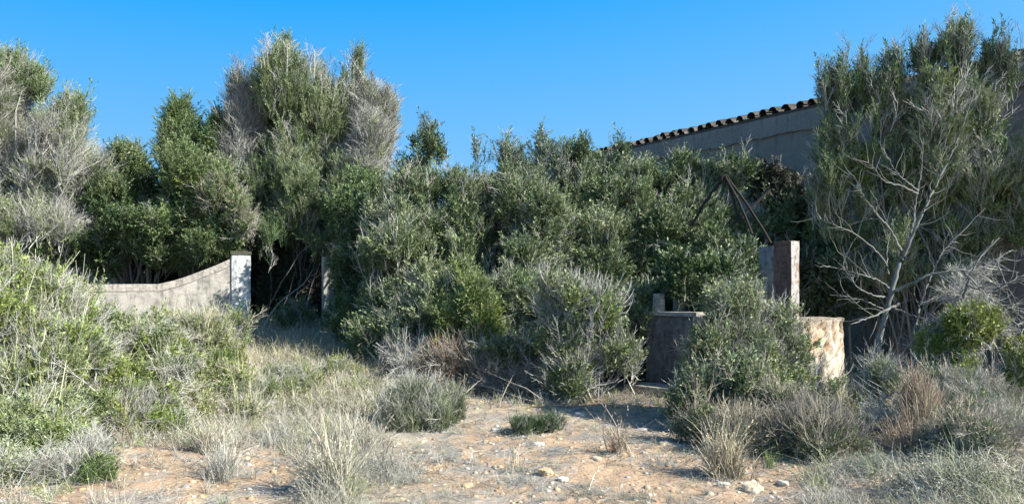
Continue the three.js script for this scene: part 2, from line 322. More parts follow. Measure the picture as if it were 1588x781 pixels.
// ---------------------------------------------------------------- the tiled building behind the hedge, on the right
{
  const o = V(6.18, 0, -16.56), u = V(-0.525, 0, -0.851).normalize(), n = V(-0.851, 0, 0.525).normalize(), EAVE = 5.27, PITCH = 0.22;
  const root = base('tiled_building', V(o.x, 0, o.z), Math.atan2(-u.z, u.x));           // local x runs along the eave away from the camera, local z towards the viewer's side
  tag(root, 'long rendered building with a barrel tile eave rising behind the hedge on the right', 'building');
  const X0 = -8, X1 = 16, flip = V(0, 0, 1).applyAxisAngle(UP, root.rotation.y).dot(n) > 0 ? 1 : -1;
  const slabGeo = (x0, x1, y0, y1, z0, z1, nx = 1, ny = 1, rough = 0) => {
    const g = new THREE.BoxGeometry(x1 - x0, y1 - y0, Math.abs(z1 - z0), nx, ny, 1); g.translate((x0 + x1) / 2, (y0 + y1) / 2, (z0 + z1) / 2);
    const p = g.attributes.position, uv = g.attributes.uv;
    for (let k = 0; k < p.count; k++) { const x = p.getX(k), y = p.getY(k); uv.setXY(k, x, y); if (rough) { p.setZ(k, p.getZ(k) + rough * fbm(x * 0.9, y * 1.3, 3)); if (y < y0 + 0.01) p.setY(k, y + 0.09 * fbm(x * 1.1, 2, 8) + 0.03 * noise(x * 5, 1, 4)); } }
    g.computeVertexNormals(); return g;
  };
  put('wall', slabGeo(X0, X1, -0.4, EAVE - 0.02, -0.30 * flip, 0, 120, 24, 0.03), M.render, root);
  put('end_wall', slabGeo(X0, X0 + 0.3, -0.4, EAVE - 0.05, -7 * flip, -0.32 * flip), M.render, root);
  put('render_band', slabGeo(X0, X1, EAVE - 0.44, EAVE - 0.02, 0.02 * flip, 0.05 * flip, 160, 3, 0.012), M.band, root);
  const roof = new THREE.Group(); roof.name = 'roof'; root.add(roof);
  const deck = slabGeo(X0, X1, -0.03, 0.03, -7 * flip, 0.06 * flip); deck.rotateX(PITCH * flip); deck.translate(0, EAVE + 0.02, 0); put('roof_deck', deck, M.tile, roof);
  const barrel = (r0, r1, L, up) => {
    const p = [], idx = [], uv = [], S = 10;
    for (const [r, e] of [[1, 0], [0.86, 0], [0.86, 1], [1, 1]]) for (let k = 0; k <= S; k++) { const a = Math.PI * k / S, q = lerp(r0, r1, e) * r; p.push(-Math.cos(a) * q, up * Math.sin(a) * q * 0.92, -e * L * flip); uv.push(k / S * 0.3, e * L); }
    for (let row = 0; row < 4; row++) for (let k = 0; k < S; k++) { const a = row * (S + 1) + k, b = a + 1, c = ((row + 1) % 4) * (S + 1) + k, d = c + 1; idx.push(a, c, b, b, c, d); }
    const g = new THREE.BufferGeometry(); g.setAttribute('position', new THREE.Float32BufferAttribute(p, 3)); g.setAttribute('uv', new THREE.Float32BufferAttribute(uv, 2)); g.setIndex(idx); return g;
  };
  reseed(77);
  const cover = barrel(0.108, 0.088, 0.48, 1), pan = barrel(0.10, 0.115, 0.48, -1), tones = [0.6, 1, 1.5, 0.85].map((k) => { const m = M.tile.clone(); m.color.multiplyScalar(k); return m; });
  for (let x = X0 + 0.1; x < X1; x += 0.32) for (let row = 0; row < 2; row++) {
    const c = put('roof_tile', cover, tones[Math.floor(R(0, 4))], roof); const f = R(0.9, 1.1); c.scale.set(f, f * R(0.9, 1.1), 1); c.position.set(x + R(-0.03, 0.03), EAVE + 0.07 + R(-0.018, 0.018) + row * 0.42 * Math.sin(PITCH), (0.10 + R(-0.025, 0.03) - row * 0.42) * flip); c.rotation.set(PITCH * flip + R(-0.05, 0.05), R(-0.09, 0.09), R(-0.12, 0.12));
    if (row) continue;
    const d = put('roof_tile', pan, tones[Math.floor(R(0, 4))], roof); d.position.set(x + 0.16, EAVE + 0.105, (0.075 + R(-0.015, 0.015)) * flip); d.rotation.set(PITCH * flip, 0, R(-0.04, 0.04));
  }
}

// ---------------------------------------------------------------- garden gate: two posts and the low wall that swoops up to one of them
const TURN = 0.36;
function post(name, label, x, z, w, d, h, mat, seed) {
  const g = new THREE.BoxGeometry(w, h, d, 6, 26, 6), p = g.attributes.position, uv = g.attributes.uv;
  for (let k = 0; k < p.count; k++) {
    const X = p.getX(k), Y = p.getY(k), Z = p.getZ(k), top = Y > h / 2 - 0.01;
    const e = Math.min(1, Math.max(Math.abs(X) / (w / 2), 0) * Math.max(Math.abs(Z) / (d / 2), 0)), r = e > 0.9 ? 0.03 : 0;
    p.setXYZ(k, X * (1 - r) + 0.012 * fbm(Y * 3 + seed, Z * 4, X * 4), Y + (top ? 0.03 * fbm(X * 9, Z * 9, seed) - r * 0.6 : 0) + h / 2, Z * (1 - r) + 0.012 * fbm(Y * 3, X * 4 + seed, Z * 4)); uv.setXY(k, X + Z, Y);
  }
  g.computeVertexNormals();
  const root = base(name, V(x, gy(x, z) - 0.25, z)); tag(root, label, 'gate post', 'gate posts'); root.rotation.y = TURN;
  put('shaft', g, mat, root);
  const c = new THREE.BoxGeometry(w + 0.03, 0.07, d + 0.03, 5, 1, 5), cp = c.attributes.position;
  for (let k = 0; k < cp.count; k++) cp.setY(k, cp.getY(k) + h + 0.03 + (cp.getY(k) > 0 ? 0.03 * fbm(cp.getX(k) * 7, cp.getZ(k) * 7, seed) : 0));
  c.computeVertexNormals(); put('weathered_cap', c, M.mossy, root);
  return root;
}
M.limewash = std({ color: lin(0.66, 0.69, 0.71), map: own(plasterMap, 1.1), bumpMap: own(plasterBump, 1.1), bumpScale: 0.01 });
M.mossy = std({ color: lin(0.15, 0.15, 0.10), map: own(plasterMap, 2), bumpMap: own(plasterBump, 2), bumpScale: 0.02 });
{
  const z = -16, xl = at(373, 0, 16).x, xr = at(513, 0, 16).x, topY = at(0, 395, 16).y;
  post('gate_post', 'whitish plastered gate post that the low swooping wall runs into', xl, z, 0.37, 0.34, topY - gy(xl, z) + 0.25, M.limewash, 3);
  post('gate_post', 'gate post half hidden by the dark bush on the hedge side of the opening', xr, z, 0.34, 0.34, topY - gy(xr, z) + 0.22, M.plaster, 8);
  const root = base('garden_wall', V(xl, 0, z), TURN); tag(root, 'low plastered wall whose top swoops up to the gate post', 'wall');
  const x1 = -0.18, x0 = x1 - 6, prof = [];
  for (let k = 0; k <= 40; k++) { const x = lerp(x0, x1 - 0.005, k / 40), t = clamp((x - (x1 - 1.35)) / 1.35); prof.push([x, EYE - 0.02 + 0.53 * (0.35 * t * t + 0.65 * t) + 0.012 * noise(x * 3, 1)]); }
  const solid = (low, high, depth, zz) => {
    const s = new THREE.Shape(); s.moveTo(prof[0][0], low(prof[0])); for (const q of prof) s.lineTo(q[0], high(q)); for (const q of [...prof].reverse()) s.lineTo(q[0], low(q));
    const g = new THREE.ExtrudeGeometry(s, { depth, bevelEnabled: true, bevelSize: 0.010, bevelThickness: 0.012, bevelSegments: 2 }); g.translate(0, 0, zz - depth / 2); return g;
  };
  put('wall_body', solid(() => 0.0, (q) => q[1] - 0.15, 0.24, 0), M.plaster, root);
  put('coping', solid((q) => q[1] - 0.125, (q) => q[1], 0.248, 0), M.coping, root);
}
{ // the pale ruined wall glimpsed through the trees on the far left
  const g = new THREE.BoxGeometry(9, 3.1, 0.4, 60, 24, 2), p = g.attributes.position, uv = g.attributes.uv;
  for (let k = 0; k < p.count; k++) { const x = p.getX(k), y = p.getY(k); uv.setXY(k, x, y); p.setZ(k, p.getZ(k) + 0.04 * fbm(x, y, 5)); if (y > 1.5) p.setY(k, y + 0.25 * fbm(x * 1.2, 3, 3)); }
  g.computeVertexNormals(); const c = at(170, 330, 20.5);
  const root = base('ruined_wall', V(c.x, 0, c.z), 0.12); tag(root, 'pale rendered wall glimpsed through the trees on the far left', 'wall');
  g.translate(0, 2.2, 0); put('wall_body', g, M.plaster, root);
}

// ---------------------------------------------------------------- old well: rough masonry block, slab, pillars
{
  const cx = 3.473, cz = -11.634, YAW = -0.73, w = 2.4, h = 1.13, d = 1.7;
  const root = base('old_well', V(cx, 0, cz), YAW); tag(root, 'old masonry well block with pillars and a broken plaster corner', 'well');
  const g = new THREE.BoxGeometry(w, h + 0.2, d, 84, 44, 40), p = g.attributes.position, uv = g.attributes.uv, col = [];
  for (let k = 0; k < p.count; k++) {
    let x = p.getX(k), y = p.getY(k), z = p.getZ(k);
    uv.setXY(k, Math.abs(z) > d / 2 - 0.001 ? x : Math.abs(x) > w / 2 - 0.001 ? z : x, Math.abs(y) > h / 2 + 0.099 ? z : y);
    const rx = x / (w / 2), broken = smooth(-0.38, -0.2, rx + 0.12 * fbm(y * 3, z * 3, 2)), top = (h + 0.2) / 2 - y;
    const n = fbm(x * 2.6 + 4, y * 2.6, z * 2.6), m = noise(x * 8, y * 8, z * 8);
    // rounded, crumbled corners on the broken side; a lip near the top with hollows under it
    const er = broken * (0.03 + 0.07 * n + 0.03 * m + (rx > 0.95 ? 0.012 : 0.06) * smooth(0.05, 0.12, top) * smooth(0.46, 0.24, top + 0.3 * n + 0.2 * rx));
    const cr = rx > 0 ? broken * 0.05 * smooth(0.7, 1, rx) * smooth(0.6, 1, Math.abs(z) / (d / 2)) : 0;
    const hol = broken * 0.13 * smooth(0.02, 0.3, fbm(x * 3.2 + 8, y * 3.2, z * 3.2)) * smooth(0.05, 0.10, top) * smooth(0.50, 0.25, top), ri = smooth(0.985, 1, Math.abs(rx)), zi = smooth(0.985, 1, Math.abs(z) / (d / 2));
    x -= Math.sign(x) * (ri * hol + smooth(0.93, 1, Math.abs(rx)) * er + cr); z -= Math.sign(z) * (zi * hol + smooth(0.93, 1, Math.abs(z) / (d / 2)) * er + cr);
    if (top < 0.01) y -= broken * (0.01 + 0.09 * Math.abs(n) + 0.03 * Math.abs(m));
    p.setXYZ(k, x, y + (h + 0.2) / 2 - 0.2, z);
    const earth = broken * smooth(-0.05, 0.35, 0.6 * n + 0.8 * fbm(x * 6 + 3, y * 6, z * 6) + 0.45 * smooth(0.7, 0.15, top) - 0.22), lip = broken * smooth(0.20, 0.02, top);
    const a = mix3([0.17, 0.17, 0.17], [0.60, 0.55, 0.46], broken), b = mix3(a, [0.42, 0.26, 0.14], Math.min(1, earth * 0.75 + hol * 6)); col.push(...mix3(b, [0.30, 0.27, 0.22], lip * 0.6));  // the unbroken left side has its shade put into a darker plaster colour
  }
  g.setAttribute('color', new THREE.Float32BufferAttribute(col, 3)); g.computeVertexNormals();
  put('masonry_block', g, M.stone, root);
  const slab = new THREE.BoxGeometry(0.80, 0.055, d + 0.06, 12, 1, 12); slab.translate(-w / 2 + 0.37, h + 0.031, 0); put('slab', slab, M.plaster, root);
  const pillar = ({ x, z }, s, hh, turn, mats) => {
    const b = new THREE.BoxGeometry(s, hh, s, 5, 22, 5), q = b.attributes.position, uw = b.attributes.uv;
    for (let k = 0; k < q.count; k++) { const X = q.getX(k), Y = q.getY(k), Z = q.getZ(k); uw.setXY(k, X + Z + x, Y); q.setXYZ(k, X + 0.010 * fbm(Y * 4, X * 6, Z * 6 + x), Y + hh / 2 + (Y > hh / 2 - 0.01 ? 0.025 * fbm(X * 9, Z * 9, x) : 0), Z + 0.010 * fbm(Y * 4 + 3, Z * 6, X * 6)); }
    b.computeVertexNormals(); const m = put('pillar', b, mats, root); m.position.set(x, h - 0.02, z); m.rotation.y = turn; return m;
  };
  const blue = std({ color: lin(0.24, 0.27, 0.29), map: own(plasterMap, 1.2), bumpMap: own(plasterBump, 1.4), bumpScale: 0.01 }), brown = std({ color: lin(0.17, 0.105, 0.08), map: own(plasterMap, 1.6), bumpMap: own(plasterBump, 2), bumpScale: 0.01 });  // blue carries the shade on the rear pillars in its colour
  const spot = (x, dd) => V((x - W / 2) / F * dd - cx, 0, -dd - cz).applyAxisAngle(UP, -YAW);
  tag(pillar(spot(1220, 10.75), 0.25, 1.07, -0.02, [M.rust, brown, brown, brown, brown, brown]), 'rust-stained pillar nearest the viewer');
  pillar(spot(1193, 12.0), 0.235, 1.06, 0.05, [blue, blue, blue, blue, blue, blue]);
  pillar(spot(1058, 12.0), 0.20, 0.98, 0.03, [blue, blue, M.coping, blue, M.coping, blue]);
  const stub = new THREE.CylinderGeometry(0.085, 0.095, 0.27, 14, 4); const sp = stub.attributes.position; for (let k = 0; k < sp.count; k++) sp.setX(k, sp.getX(k) + 0.012 * fbm(sp.getY(k) * 8, sp.getZ(k) * 8));
  stub.computeVertexNormals(); const sq = spot(1022, 11.75); stub.translate(sq.x, h + 0.06 + 0.13, sq.z); put('stone_stub', stub, M.plaster, root);
  const step = new THREE.BoxGeometry(0.95, 0.16, 0.42, 14, 3, 8), tp = step.attributes.position; for (let k = 0; k < tp.count; k++) tp.setXYZ(k, tp.getX(k) + 0.02 * fbm(tp.getY(k) * 5, tp.getZ(k) * 5), tp.getY(k) + 0.02 * fbm(tp.getX(k) * 4, tp.getZ(k) * 4), tp.getZ(k) + 0.02 * fbm(tp.getX(k) * 4, tp.getY(k) * 5));
  step.computeVertexNormals(); step.translate(-w / 2 + 0.42, 0.06, d / 2 + 0.28); put('step', step, M.plaster, root);
  // iron pyramid over the mouth
  const fr = base('iron_well_frame', at(1125, 274, 11.1).setY(h + 1.0)); tag(fr, 'dark rusty iron frame of bent bars meeting in a point above the well', 'iron frame');
  const apex = at(1125, 274, 11.1).sub(fr.position);
  reseed(5);
  for (const [a, b, dd] of [[1072, 350, 11.4], [1166, 362, 10.9], [1196, 376, 11.3], [1146, 340, 11.0]]) {
    const e = at(a, b, dd).sub(fr.position), m = new MB(), pts = []; for (let t = 0; t <= 8; t++) { const u = t / 8; pts.push(e.clone().lerp(apex, u).add(V(R(-1, 1), R(-1, 1), R(-1, 1)).multiplyScalar(0.008)).add(V(0, 0.05 * Math.sin(u * Math.PI), 0))); }
    m.tube(pts, pts.map(() => 0.019), 6, [1, 1, 1]); put('bar', m.geo(true), M.iron, fr);
  }
  { const m = new MB(), e = at(1145, 345, 11.3).sub(fr.position), f = at(1192, 292, 11.3).sub(fr.position), pts = []; for (let t = 0; t <= 6; t++) pts.push(e.clone().lerp(f, t / 6).add(V(0, 0.02 * Math.sin(t), 0))); m.tube(pts, pts.map(() => 0.024), 6, [1, 1, 1]); put('loose_bar', m.geo(true), M.iron, fr); }
  const ring = new THREE.TorusGeometry(0.05, 0.014, 8, 18); ring.translate(apex.x, apex.y - 0.03, apex.z); put('ring', ring, M.iron, fr);
}

// ---------------------------------------------------------------- stones
function stone(px, py, sx, sy, sz, tone, label, s) {
  const d = F * EYE / (py - HORIZON), x = (px - W / 2) / F * d, z = -d, g = new THREE.IcosahedronGeometry(1, 4), p = g.attributes.position, col = [];
  for (let k = 0; k < p.count; k++) {
    const v = V(p.getX(k), p.getY(k), p.getZ(k)), n = 1 + 0.34 * noise(v.x * 1.1 + s, v.y * 1.1, v.z * 1.1) + 0.14 * noise(v.x * 2.7, v.y * 2.7 + s, v.z * 2.7) + 0.05 * noise(v.x * 7, v.y * 7, v.z * 7 + s);
    v.multiplyScalar(n); v.y = Math.sign(v.y) * Math.min(Math.abs(v.y), 0.72 + 0.1 * noise(v.x * 2, v.z * 2, s)); p.setXYZ(k, v.x * sx, v.y * sy, v.z * sz);
    const q = 0.85 + 0.3 * noise(v.x * 3 + s, v.y * 3, v.z * 3) + 0.18 * noise(v.x * 11, v.y * 11, v.z * 11); col.push(tone[0] * q, tone[1] * q, tone[2] * q);
  }
  g.setAttribute('color', new THREE.Float32BufferAttribute(col, 3)); g.computeVertexNormals();
  const m = put('stone', g, M.bark); m.position.set(x, gy(x, z) + sy * 0.25, z); m.rotation.y = s; return tag(m, label, 'stone', 'loose stones on the sand');
}
const TS = { tan: [0.52, 0.44, 0.31], pale: [0.60, 0.57, 0.49], orange: [0.58, 0.38, 0.22], grey: [0.42, 0.41, 0.38] };
stone(1166, 758, 0.115, 0.06, 0.085, TS.tan, 'flat tan stone lying at the foot of the grass clump before the well bush', 1.3);
stone(1122, 752, 0.05, 0.035, 0.05, TS.pale, 'small pale stone just beside the flat tan stone', 2.2);
stone(1215, 752, 0.045, 0.03, 0.05, TS.pale, 'pale stone between the flat tan stone and the shaded grass', 3.1);
stone(873, 745, 0.05, 0.03, 0.045, TS.pale, 'pale rounded stone beside the small grey tuft in the sand', 4.7);
stone(846, 738, 0.075, 0.045, 0.06, TS.orange, 'orange earthy stone casting a curved shadow in the clearing', 5.1);
stone(835, 692, 0.05, 0.03, 0.05, TS.pale, 'pale stone in front of the dark green ground patch', 6.4);
stone(900, 645, 0.10, 0.04, 0.08, TS.grey, 'grey flat stone at the shaded foot of the hedge', 7.7);
stone(770, 668, 0.07, 0.025, 0.06, TS.pale, 'whitish flat stone in the sunny back of the clearing', 8.2);
stone(995, 668, 0.07, 0.03, 0.05, TS.grey, 'grey stone in the shade before the well step', 9.9);
stone(1330, 622, 0.20, 0.10, 0.13, TS.pale, 'large pale block at the foot of the dead tree', 10.4);
stone(925, 715, 0.06, 0.03, 0.045, TS.tan, 'tan stone at the foot of the thin dry stalks', 11.6);
stone(1030, 690, 0.06, 0.03, 0.06, TS.tan, 'tan stone near the shadow edge left of the well bush', 12.8);
stone(725, 752, 0.05, 0.028, 0.04, TS.orange, 'orange stone at the bottom right of the pale grass clump', 13.5);
stone(1578, 700, 0.12, 0.05, 0.08, TS.pale, 'pale flat stone among grey grass at the right edge', 14.1);
{
  reseed(909); const m = new MB(), g = new THREE.IcosahedronGeometry(1, 1), p = g.attributes.position;
  for (let k = 0; k < p.count; k++) { const n = 1 + 0.35 * noise(p.getX(k) * 1.7, p.getY(k) * 1.7, p.getZ(k) * 1.7 + 0.3); p.setXYZ(k, p.getX(k) * n, p.getY(k) * n * 0.65, p.getZ(k) * n); }
  g.deleteAttribute('uv'); g.setAttribute('color', new THREE.Float32BufferAttribute(new Float32Array(p.count * 3).fill(1), 3));
  const list = []; for (let k = 0; k < 7600; k++) { const d = R(5.2, 10.8), px = R(-60, 1640), x = (px - W / 2) / F * d, s = 0.005 + 0.028 * Math.pow(rnd(), 4.5), tn = [TS.tan, TS.orange, TS.orange, TS.grey, TS.pale][Math.floor(R(0, 4.3))], q = R(0.6, 0.95); if (fbm(x * 0.9, d * 0.9, 6) < R(-0.35, 0.1)) continue; list.push({ p: V(x, gy(x, -d) + s * -0.1, -d), dir: UP, len: s, roll: R(0, 6.3), col: tn.map((v) => v * q) }); }
  KIND.pebble = { geos: [g], mat: 'bark' };
  tag(scatter('gravel', 'pebble', list, scene), 'loose grit and pebbles scattered over the sand', null, null, 'stuff');
}

// ---------------------------------------------------------------- trees behind the garden wall, far left
plant({ name: 'wispy_tree', seed: 21, px: 20, d: 17, label: 'bleached wispy tree with bare grey twigs and green tips on the far left', category: 'tree', trunk: 'trunk',
  stems: { n: 60, r: 0.045, spread: 0.25, tone: T.grey },
  lobes: { main: [[15, 215, 17, 75, 95], [75, 265, 17, 75, 70], [120, 260, 16.8, 38, 55], [10, 330, 16.7, 95, 65], [80, 345, 16.6, 60, 45]], tip: [[22, 122, 17, 45, 34], [-30, 126, 17, 50, 42], [50, 138, 17, 22, 25], [115, 188, 17, 22, 36], [100, 200, 17, 18, 30]] },
  growth: [['twig', 3000, T.grey, T.ash, 0.62, { in: 'main', up: 1.1, lean: [0.35, 0, 0], wild: 0.35, gap: -0.3 }], ['wispy', 1500, T.pale, T.olive, 0.45, { in: 'main', up: 1, gap: -0.02 }], ['wispy', 1300, T.mid, T.olive, 0.4, { in: 'tip', gap: -0.3 }], ['twig', 260, T.grey, T.ash, 0.5, { in: 'tip', up: 1.4 }], ['wispy', 160, T.mid, T.olive, 0.45, { top: 1, up: 2.4, wild: 0.3, gap: -0.35 }], ['twig', 160, T.ash, T.grey, 0.6, { top: 1, up: 2.4, wild: 0.3, gap: -0.35 }]] });
plant({ name: 'evergreen_tree', seed: 22, px: 215, d: 17.6, label: 'dark green bushy tree leaning over the low part of the garden wall', category: 'tree', trunk: 'trunk',
  stems: { n: 28, r: 0.04, spread: 0.4, tone: T.bark },
  lobes: { main: [[165, 300, 17.3, 50, 48], [225, 275, 17.6, 45, 50], [195, 250, 17.6, 30, 26], [240, 335, 17.1, 80, 52], [150, 360, 17.2, 65, 50], [230, 385, 17, 90, 35], [110, 385, 17, 60, 35], [60, 385, 17, 60, 30]] },
  growth: [['small', 4600, T.deep, T.mid, 0.42, { gap: -0.2, up: 0.5 }], ['small', 900, T.lime, T.pale, 0.38, { gap: 0.05, freq: 2 }], ['twig', 320, T.grey, T.ash, 0.5, { gap: 0.05 }], ['small', 170, T.mid, T.olive, 0.4, { top: 1, up: 2.4, wild: 0.3, gap: -0.35 }]] });
plant({ name: 'olive_tree', seed: 23, px: 300, d: 17.9, label: 'fresh green tree with a pointed top between dark bushy tree and tallest tree', category: 'tree', trunk: 'trunk',
  stems: { n: 28, r: 0.045, spread: 0.3, tone: T.bark },
  lobes: { main: [[282, 215, 18, 34, 55], [268, 190, 18, 16, 28], [330, 240, 17.6, 42, 60], [345, 205, 17.6, 22, 28], [310, 300, 17.3, 60, 55], [350, 320, 17, 40, 60], [320, 375, 16.8, 60, 42]], dead: [[335, 305, 16.5, 34, 26], [372, 335, 16.4, 20, 40]] },
  growth: [['olive', 4300, T.mid, T.olive, 0.4, { gap: -0.22, up: 1 }], ['olive', 1200, T.lime, T.pale, 0.38, { gap: 0.02, freq: 2 }], ['twig', 520, T.ash, T.tan, 0.4, { in: 'dead', up: 0.6, gap: -0.4 }], ['olive', 190, T.mid, T.olive, 0.42, { top: 1, up: 2.4, wild: 0.3, gap: -0.35 }]] });
// the tall tree above the gate
plant({ name: 'tall_tree', seed: 24, px: 458, d: 18, label: 'tallest tree, feathery grey-green crown rising over the gate opening', category: 'tree', trunk: 'trunk',
  stems: { n: 16, r: 0.05, spread: 0.4, tone: T.dark, low: 0.5 },
  lobes: { main: [[442, 92, 18, 17, 34], [436, 140, 18, 34, 44], [392, 160, 18, 30, 48], [492, 140, 18, 32, 48], [440, 180, 17.8, 80, 90], [520, 190, 17.9, 55, 90], [552, 105, 18, 14, 36], [548, 160, 18, 24, 40], [470, 250, 17.4, 80, 75], [420, 290, 17.2, 60, 60], [530, 290, 17.1, 70, 65], [470, 330, 17, 60, 45]], greyleft: [[380, 190, 17.6, 34, 90], [370, 270, 17.4, 30, 70]], greyright: [[575, 200, 17.8, 38, 85], [604, 205, 18, 18, 60], [560, 265, 17.4, 40, 60]] },
  growth: [['wispy', 5200, T.olive, T.pale, 0.4, { in: 'main', up: 1.1, gap: -0.25, wild: 0.4 }], ['wispy', 1300, T.mid, T.deep, 0.42, { in: 'main', up: 1.1, gap: -0.05, freq: 1.9 }], ['twig', 650, T.grey, T.ash, 0.6, { in: 'main', up: 1.3, gap: -0.05 }],
    ['twig', 1200, T.grey, T.grey, 0.7, { in: 'greyleft', up: 1.5, wild: 0.3, gap: -0.3 }], ['wispy', 800, T.olive, T.blue, 0.42, { in: 'greyleft', up: 1.2, gap: 0 }],
    ['twig', 1500, T.grey, T.ash, 0.7, { in: 'greyright', up: 1.5, wild: 0.3, gap: -0.35, lean: [0.15, 0, 0] }], ['wispy', 1100, T.pale, T.olive, 0.42, { in: 'greyright', up: 1.3, gap: -0.1 }], ['wispy', 190, T.olive, T.mid, 0.36, { top: 1, up: 2.4, wild: 0.3, gap: -0.2, from: 0.4 }], ['twig', 170, T.grey, T.ash, 0.6, { top: 1, up: 2.4, wild: 0.3, gap: -0.35 }]] });
plant({ name: 'bare_thicket', seed: 25, px: 445, d: 16.8, label: 'thicket of thin bare stems standing in the dark gate opening', category: 'thicket',
  stems: { n: 18, r: 0.014, spread: 0.5, tone: T.bark, low: 0.7 }, lobes: { main: [[420, 370, 16.6, 30, 45, 0.3], [465, 345, 17, 40, 45, 0.4], [500, 375, 16.6, 25, 40, 0.3]], foot: [[425, 505, 15.6, 34, 22, 0.3], [470, 505, 15.4, 40, 22, 0.3], [505, 515, 15, 34, 20, 0.3]] },
  growth: [['twig', 90, T.grey, T.bark, 0.5, { up: 1.2 }], ['wispy', 500, T.deep, T.mid, 0.4, { gap: 0 }], ['twig', 330, T.grey, T.bark, 0.42, { in: 'foot', wild: 1, low: 1 }], ['grass', 90, T.straw, T.ash, 0.42, { in: 'foot', up: 2, low: 1 }], ['small', 260, T.mid, T.olive, 0.26, { in: 'foot', low: 1 }]] });
plant({ name: 'added_dark_shrub', seed: 26, px: 450, d: 19.4, label: 'added dark shrub keeping the gate opening dark behind the bare stems', category: 'shrub',  // added as a dark backing, so that the opening stays in shade
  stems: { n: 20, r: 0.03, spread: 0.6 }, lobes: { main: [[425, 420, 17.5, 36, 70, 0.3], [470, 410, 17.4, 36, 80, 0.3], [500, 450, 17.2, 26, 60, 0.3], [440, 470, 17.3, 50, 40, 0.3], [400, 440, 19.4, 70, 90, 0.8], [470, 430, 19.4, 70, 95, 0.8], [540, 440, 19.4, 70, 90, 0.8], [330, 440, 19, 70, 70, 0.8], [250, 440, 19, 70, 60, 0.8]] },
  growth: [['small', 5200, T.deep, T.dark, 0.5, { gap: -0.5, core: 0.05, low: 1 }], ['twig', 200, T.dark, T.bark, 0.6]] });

// ---------------------------------------------------------------- the hedge of overgrown shrubs across the middle
plant({ name: 'hedge_shrub', seed: 31, px: 575, d: 14.4, label: 'dark leafy shrub spilling over the hidden gate post beside the opening', category: 'shrub',
  stems: { n: 40, r: 0.03, spread: 0.4 }, lobes: { main: [[610, 400, 16.6, 70, 90, 1.2], [600, 330, 16.8, 60, 60, 1], [640, 350, 17.6, 70, 110, 1.3], [565, 340, 18.4, 50, 80, 0.8], [560, 370, 14.6, 55, 60], [590, 430, 14, 70, 70], [548, 450, 14.2, 40, 60], [528, 425, 15.2, 20, 46, 0.25], [524, 490, 15, 20, 34, 0.25], [600, 510, 13.4, 75, 50], [560, 330, 15, 55, 45]] },  // the rear lobes are added to throw shade into the gate opening
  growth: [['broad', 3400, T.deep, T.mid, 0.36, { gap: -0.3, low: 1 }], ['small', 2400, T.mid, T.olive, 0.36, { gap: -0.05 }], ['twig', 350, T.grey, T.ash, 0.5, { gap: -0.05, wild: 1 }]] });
plant({ name: 'hedge_shrub', seed: 32, px: 650, d: 13.4, label: 'rounded grey-green shrub of the hedge with a tall sprout standing above it', category: 'shrub',
  stems: { n: 60, r: 0.03, spread: 0.5, tone: T.grey },
  lobes: { main: [[650, 310, 13.6, 62, 52], [610, 350, 13.6, 50, 60], [690, 350, 13.4, 58, 60], [650, 410, 13, 85, 65], [700, 450, 12.6, 70, 60], [640, 480, 12.6, 70, 55], [590, 480, 12.8, 50, 60], [670, 525, 12.2, 80, 40], [590, 540, 12.4, 50, 30]], sprout: [[660, 225, 13.8, 22, 32, 0.25], [672, 240, 13.8, 16, 20, 0.2]] },
  growth: [['olive', 4300, T.olive, T.pale, 0.36, { in: 'main', gap: -0.2, up: 0.8 }], ['small', 3000, T.mid, T.deep, 0.36, { in: 'main', gap: -0.15, low: 1 }], ['broad', 75, T.blue, T.mid, 0.28, { in: 'sprout', up: 1.2, gap: -0.5 }], ['twig', 1100, T.grey, T.ash, 0.55, { in: 'main', wild: 0.8, up: 1, gap: -0.1 }], ['olive', 210, T.olive, T.blue, 0.36, { top: 1, up: 2.4, wild: 0.3, gap: -0.35 }], ['twig', 60, T.grey, T.ash, 0.5, { top: 1, up: 2.4, wild: 0.3, gap: -0.35 }], ['wispy', 1500, T.olive, T.pale, 0.4, { up: 1.5, wild: 0.4, out: 0.7, core: 0.6, gap: -0.15, in: 'main' }]] });
plant({ name: 'lime_shrub', seed: 33, px: 738, d: 11.9, label: 'bright lime-green soft shrub hanging out of the middle of the hedge', category: 'shrub',
  stems: { n: 26, r: 0.014, spread: 0.3, tone: T.grey }, lobes: { main: [[735, 470, 11.8, 34, 46, 0.4], [715, 430, 12, 26, 34, 0.3], [758, 505, 11.7, 26, 34, 0.3], [690, 500, 11.8, 26, 34, 0.3]] },
  growth: [['wispy', 900, T.lime, T.olive, 0.34, { gap: -0.1, up: 0.4, wild: 0.8 }], ['small', 300, T.lime, T.mid, 0.3], ['stalk', 60, T.ash, T.tan, 0.6, { up: 0.2 }]] });
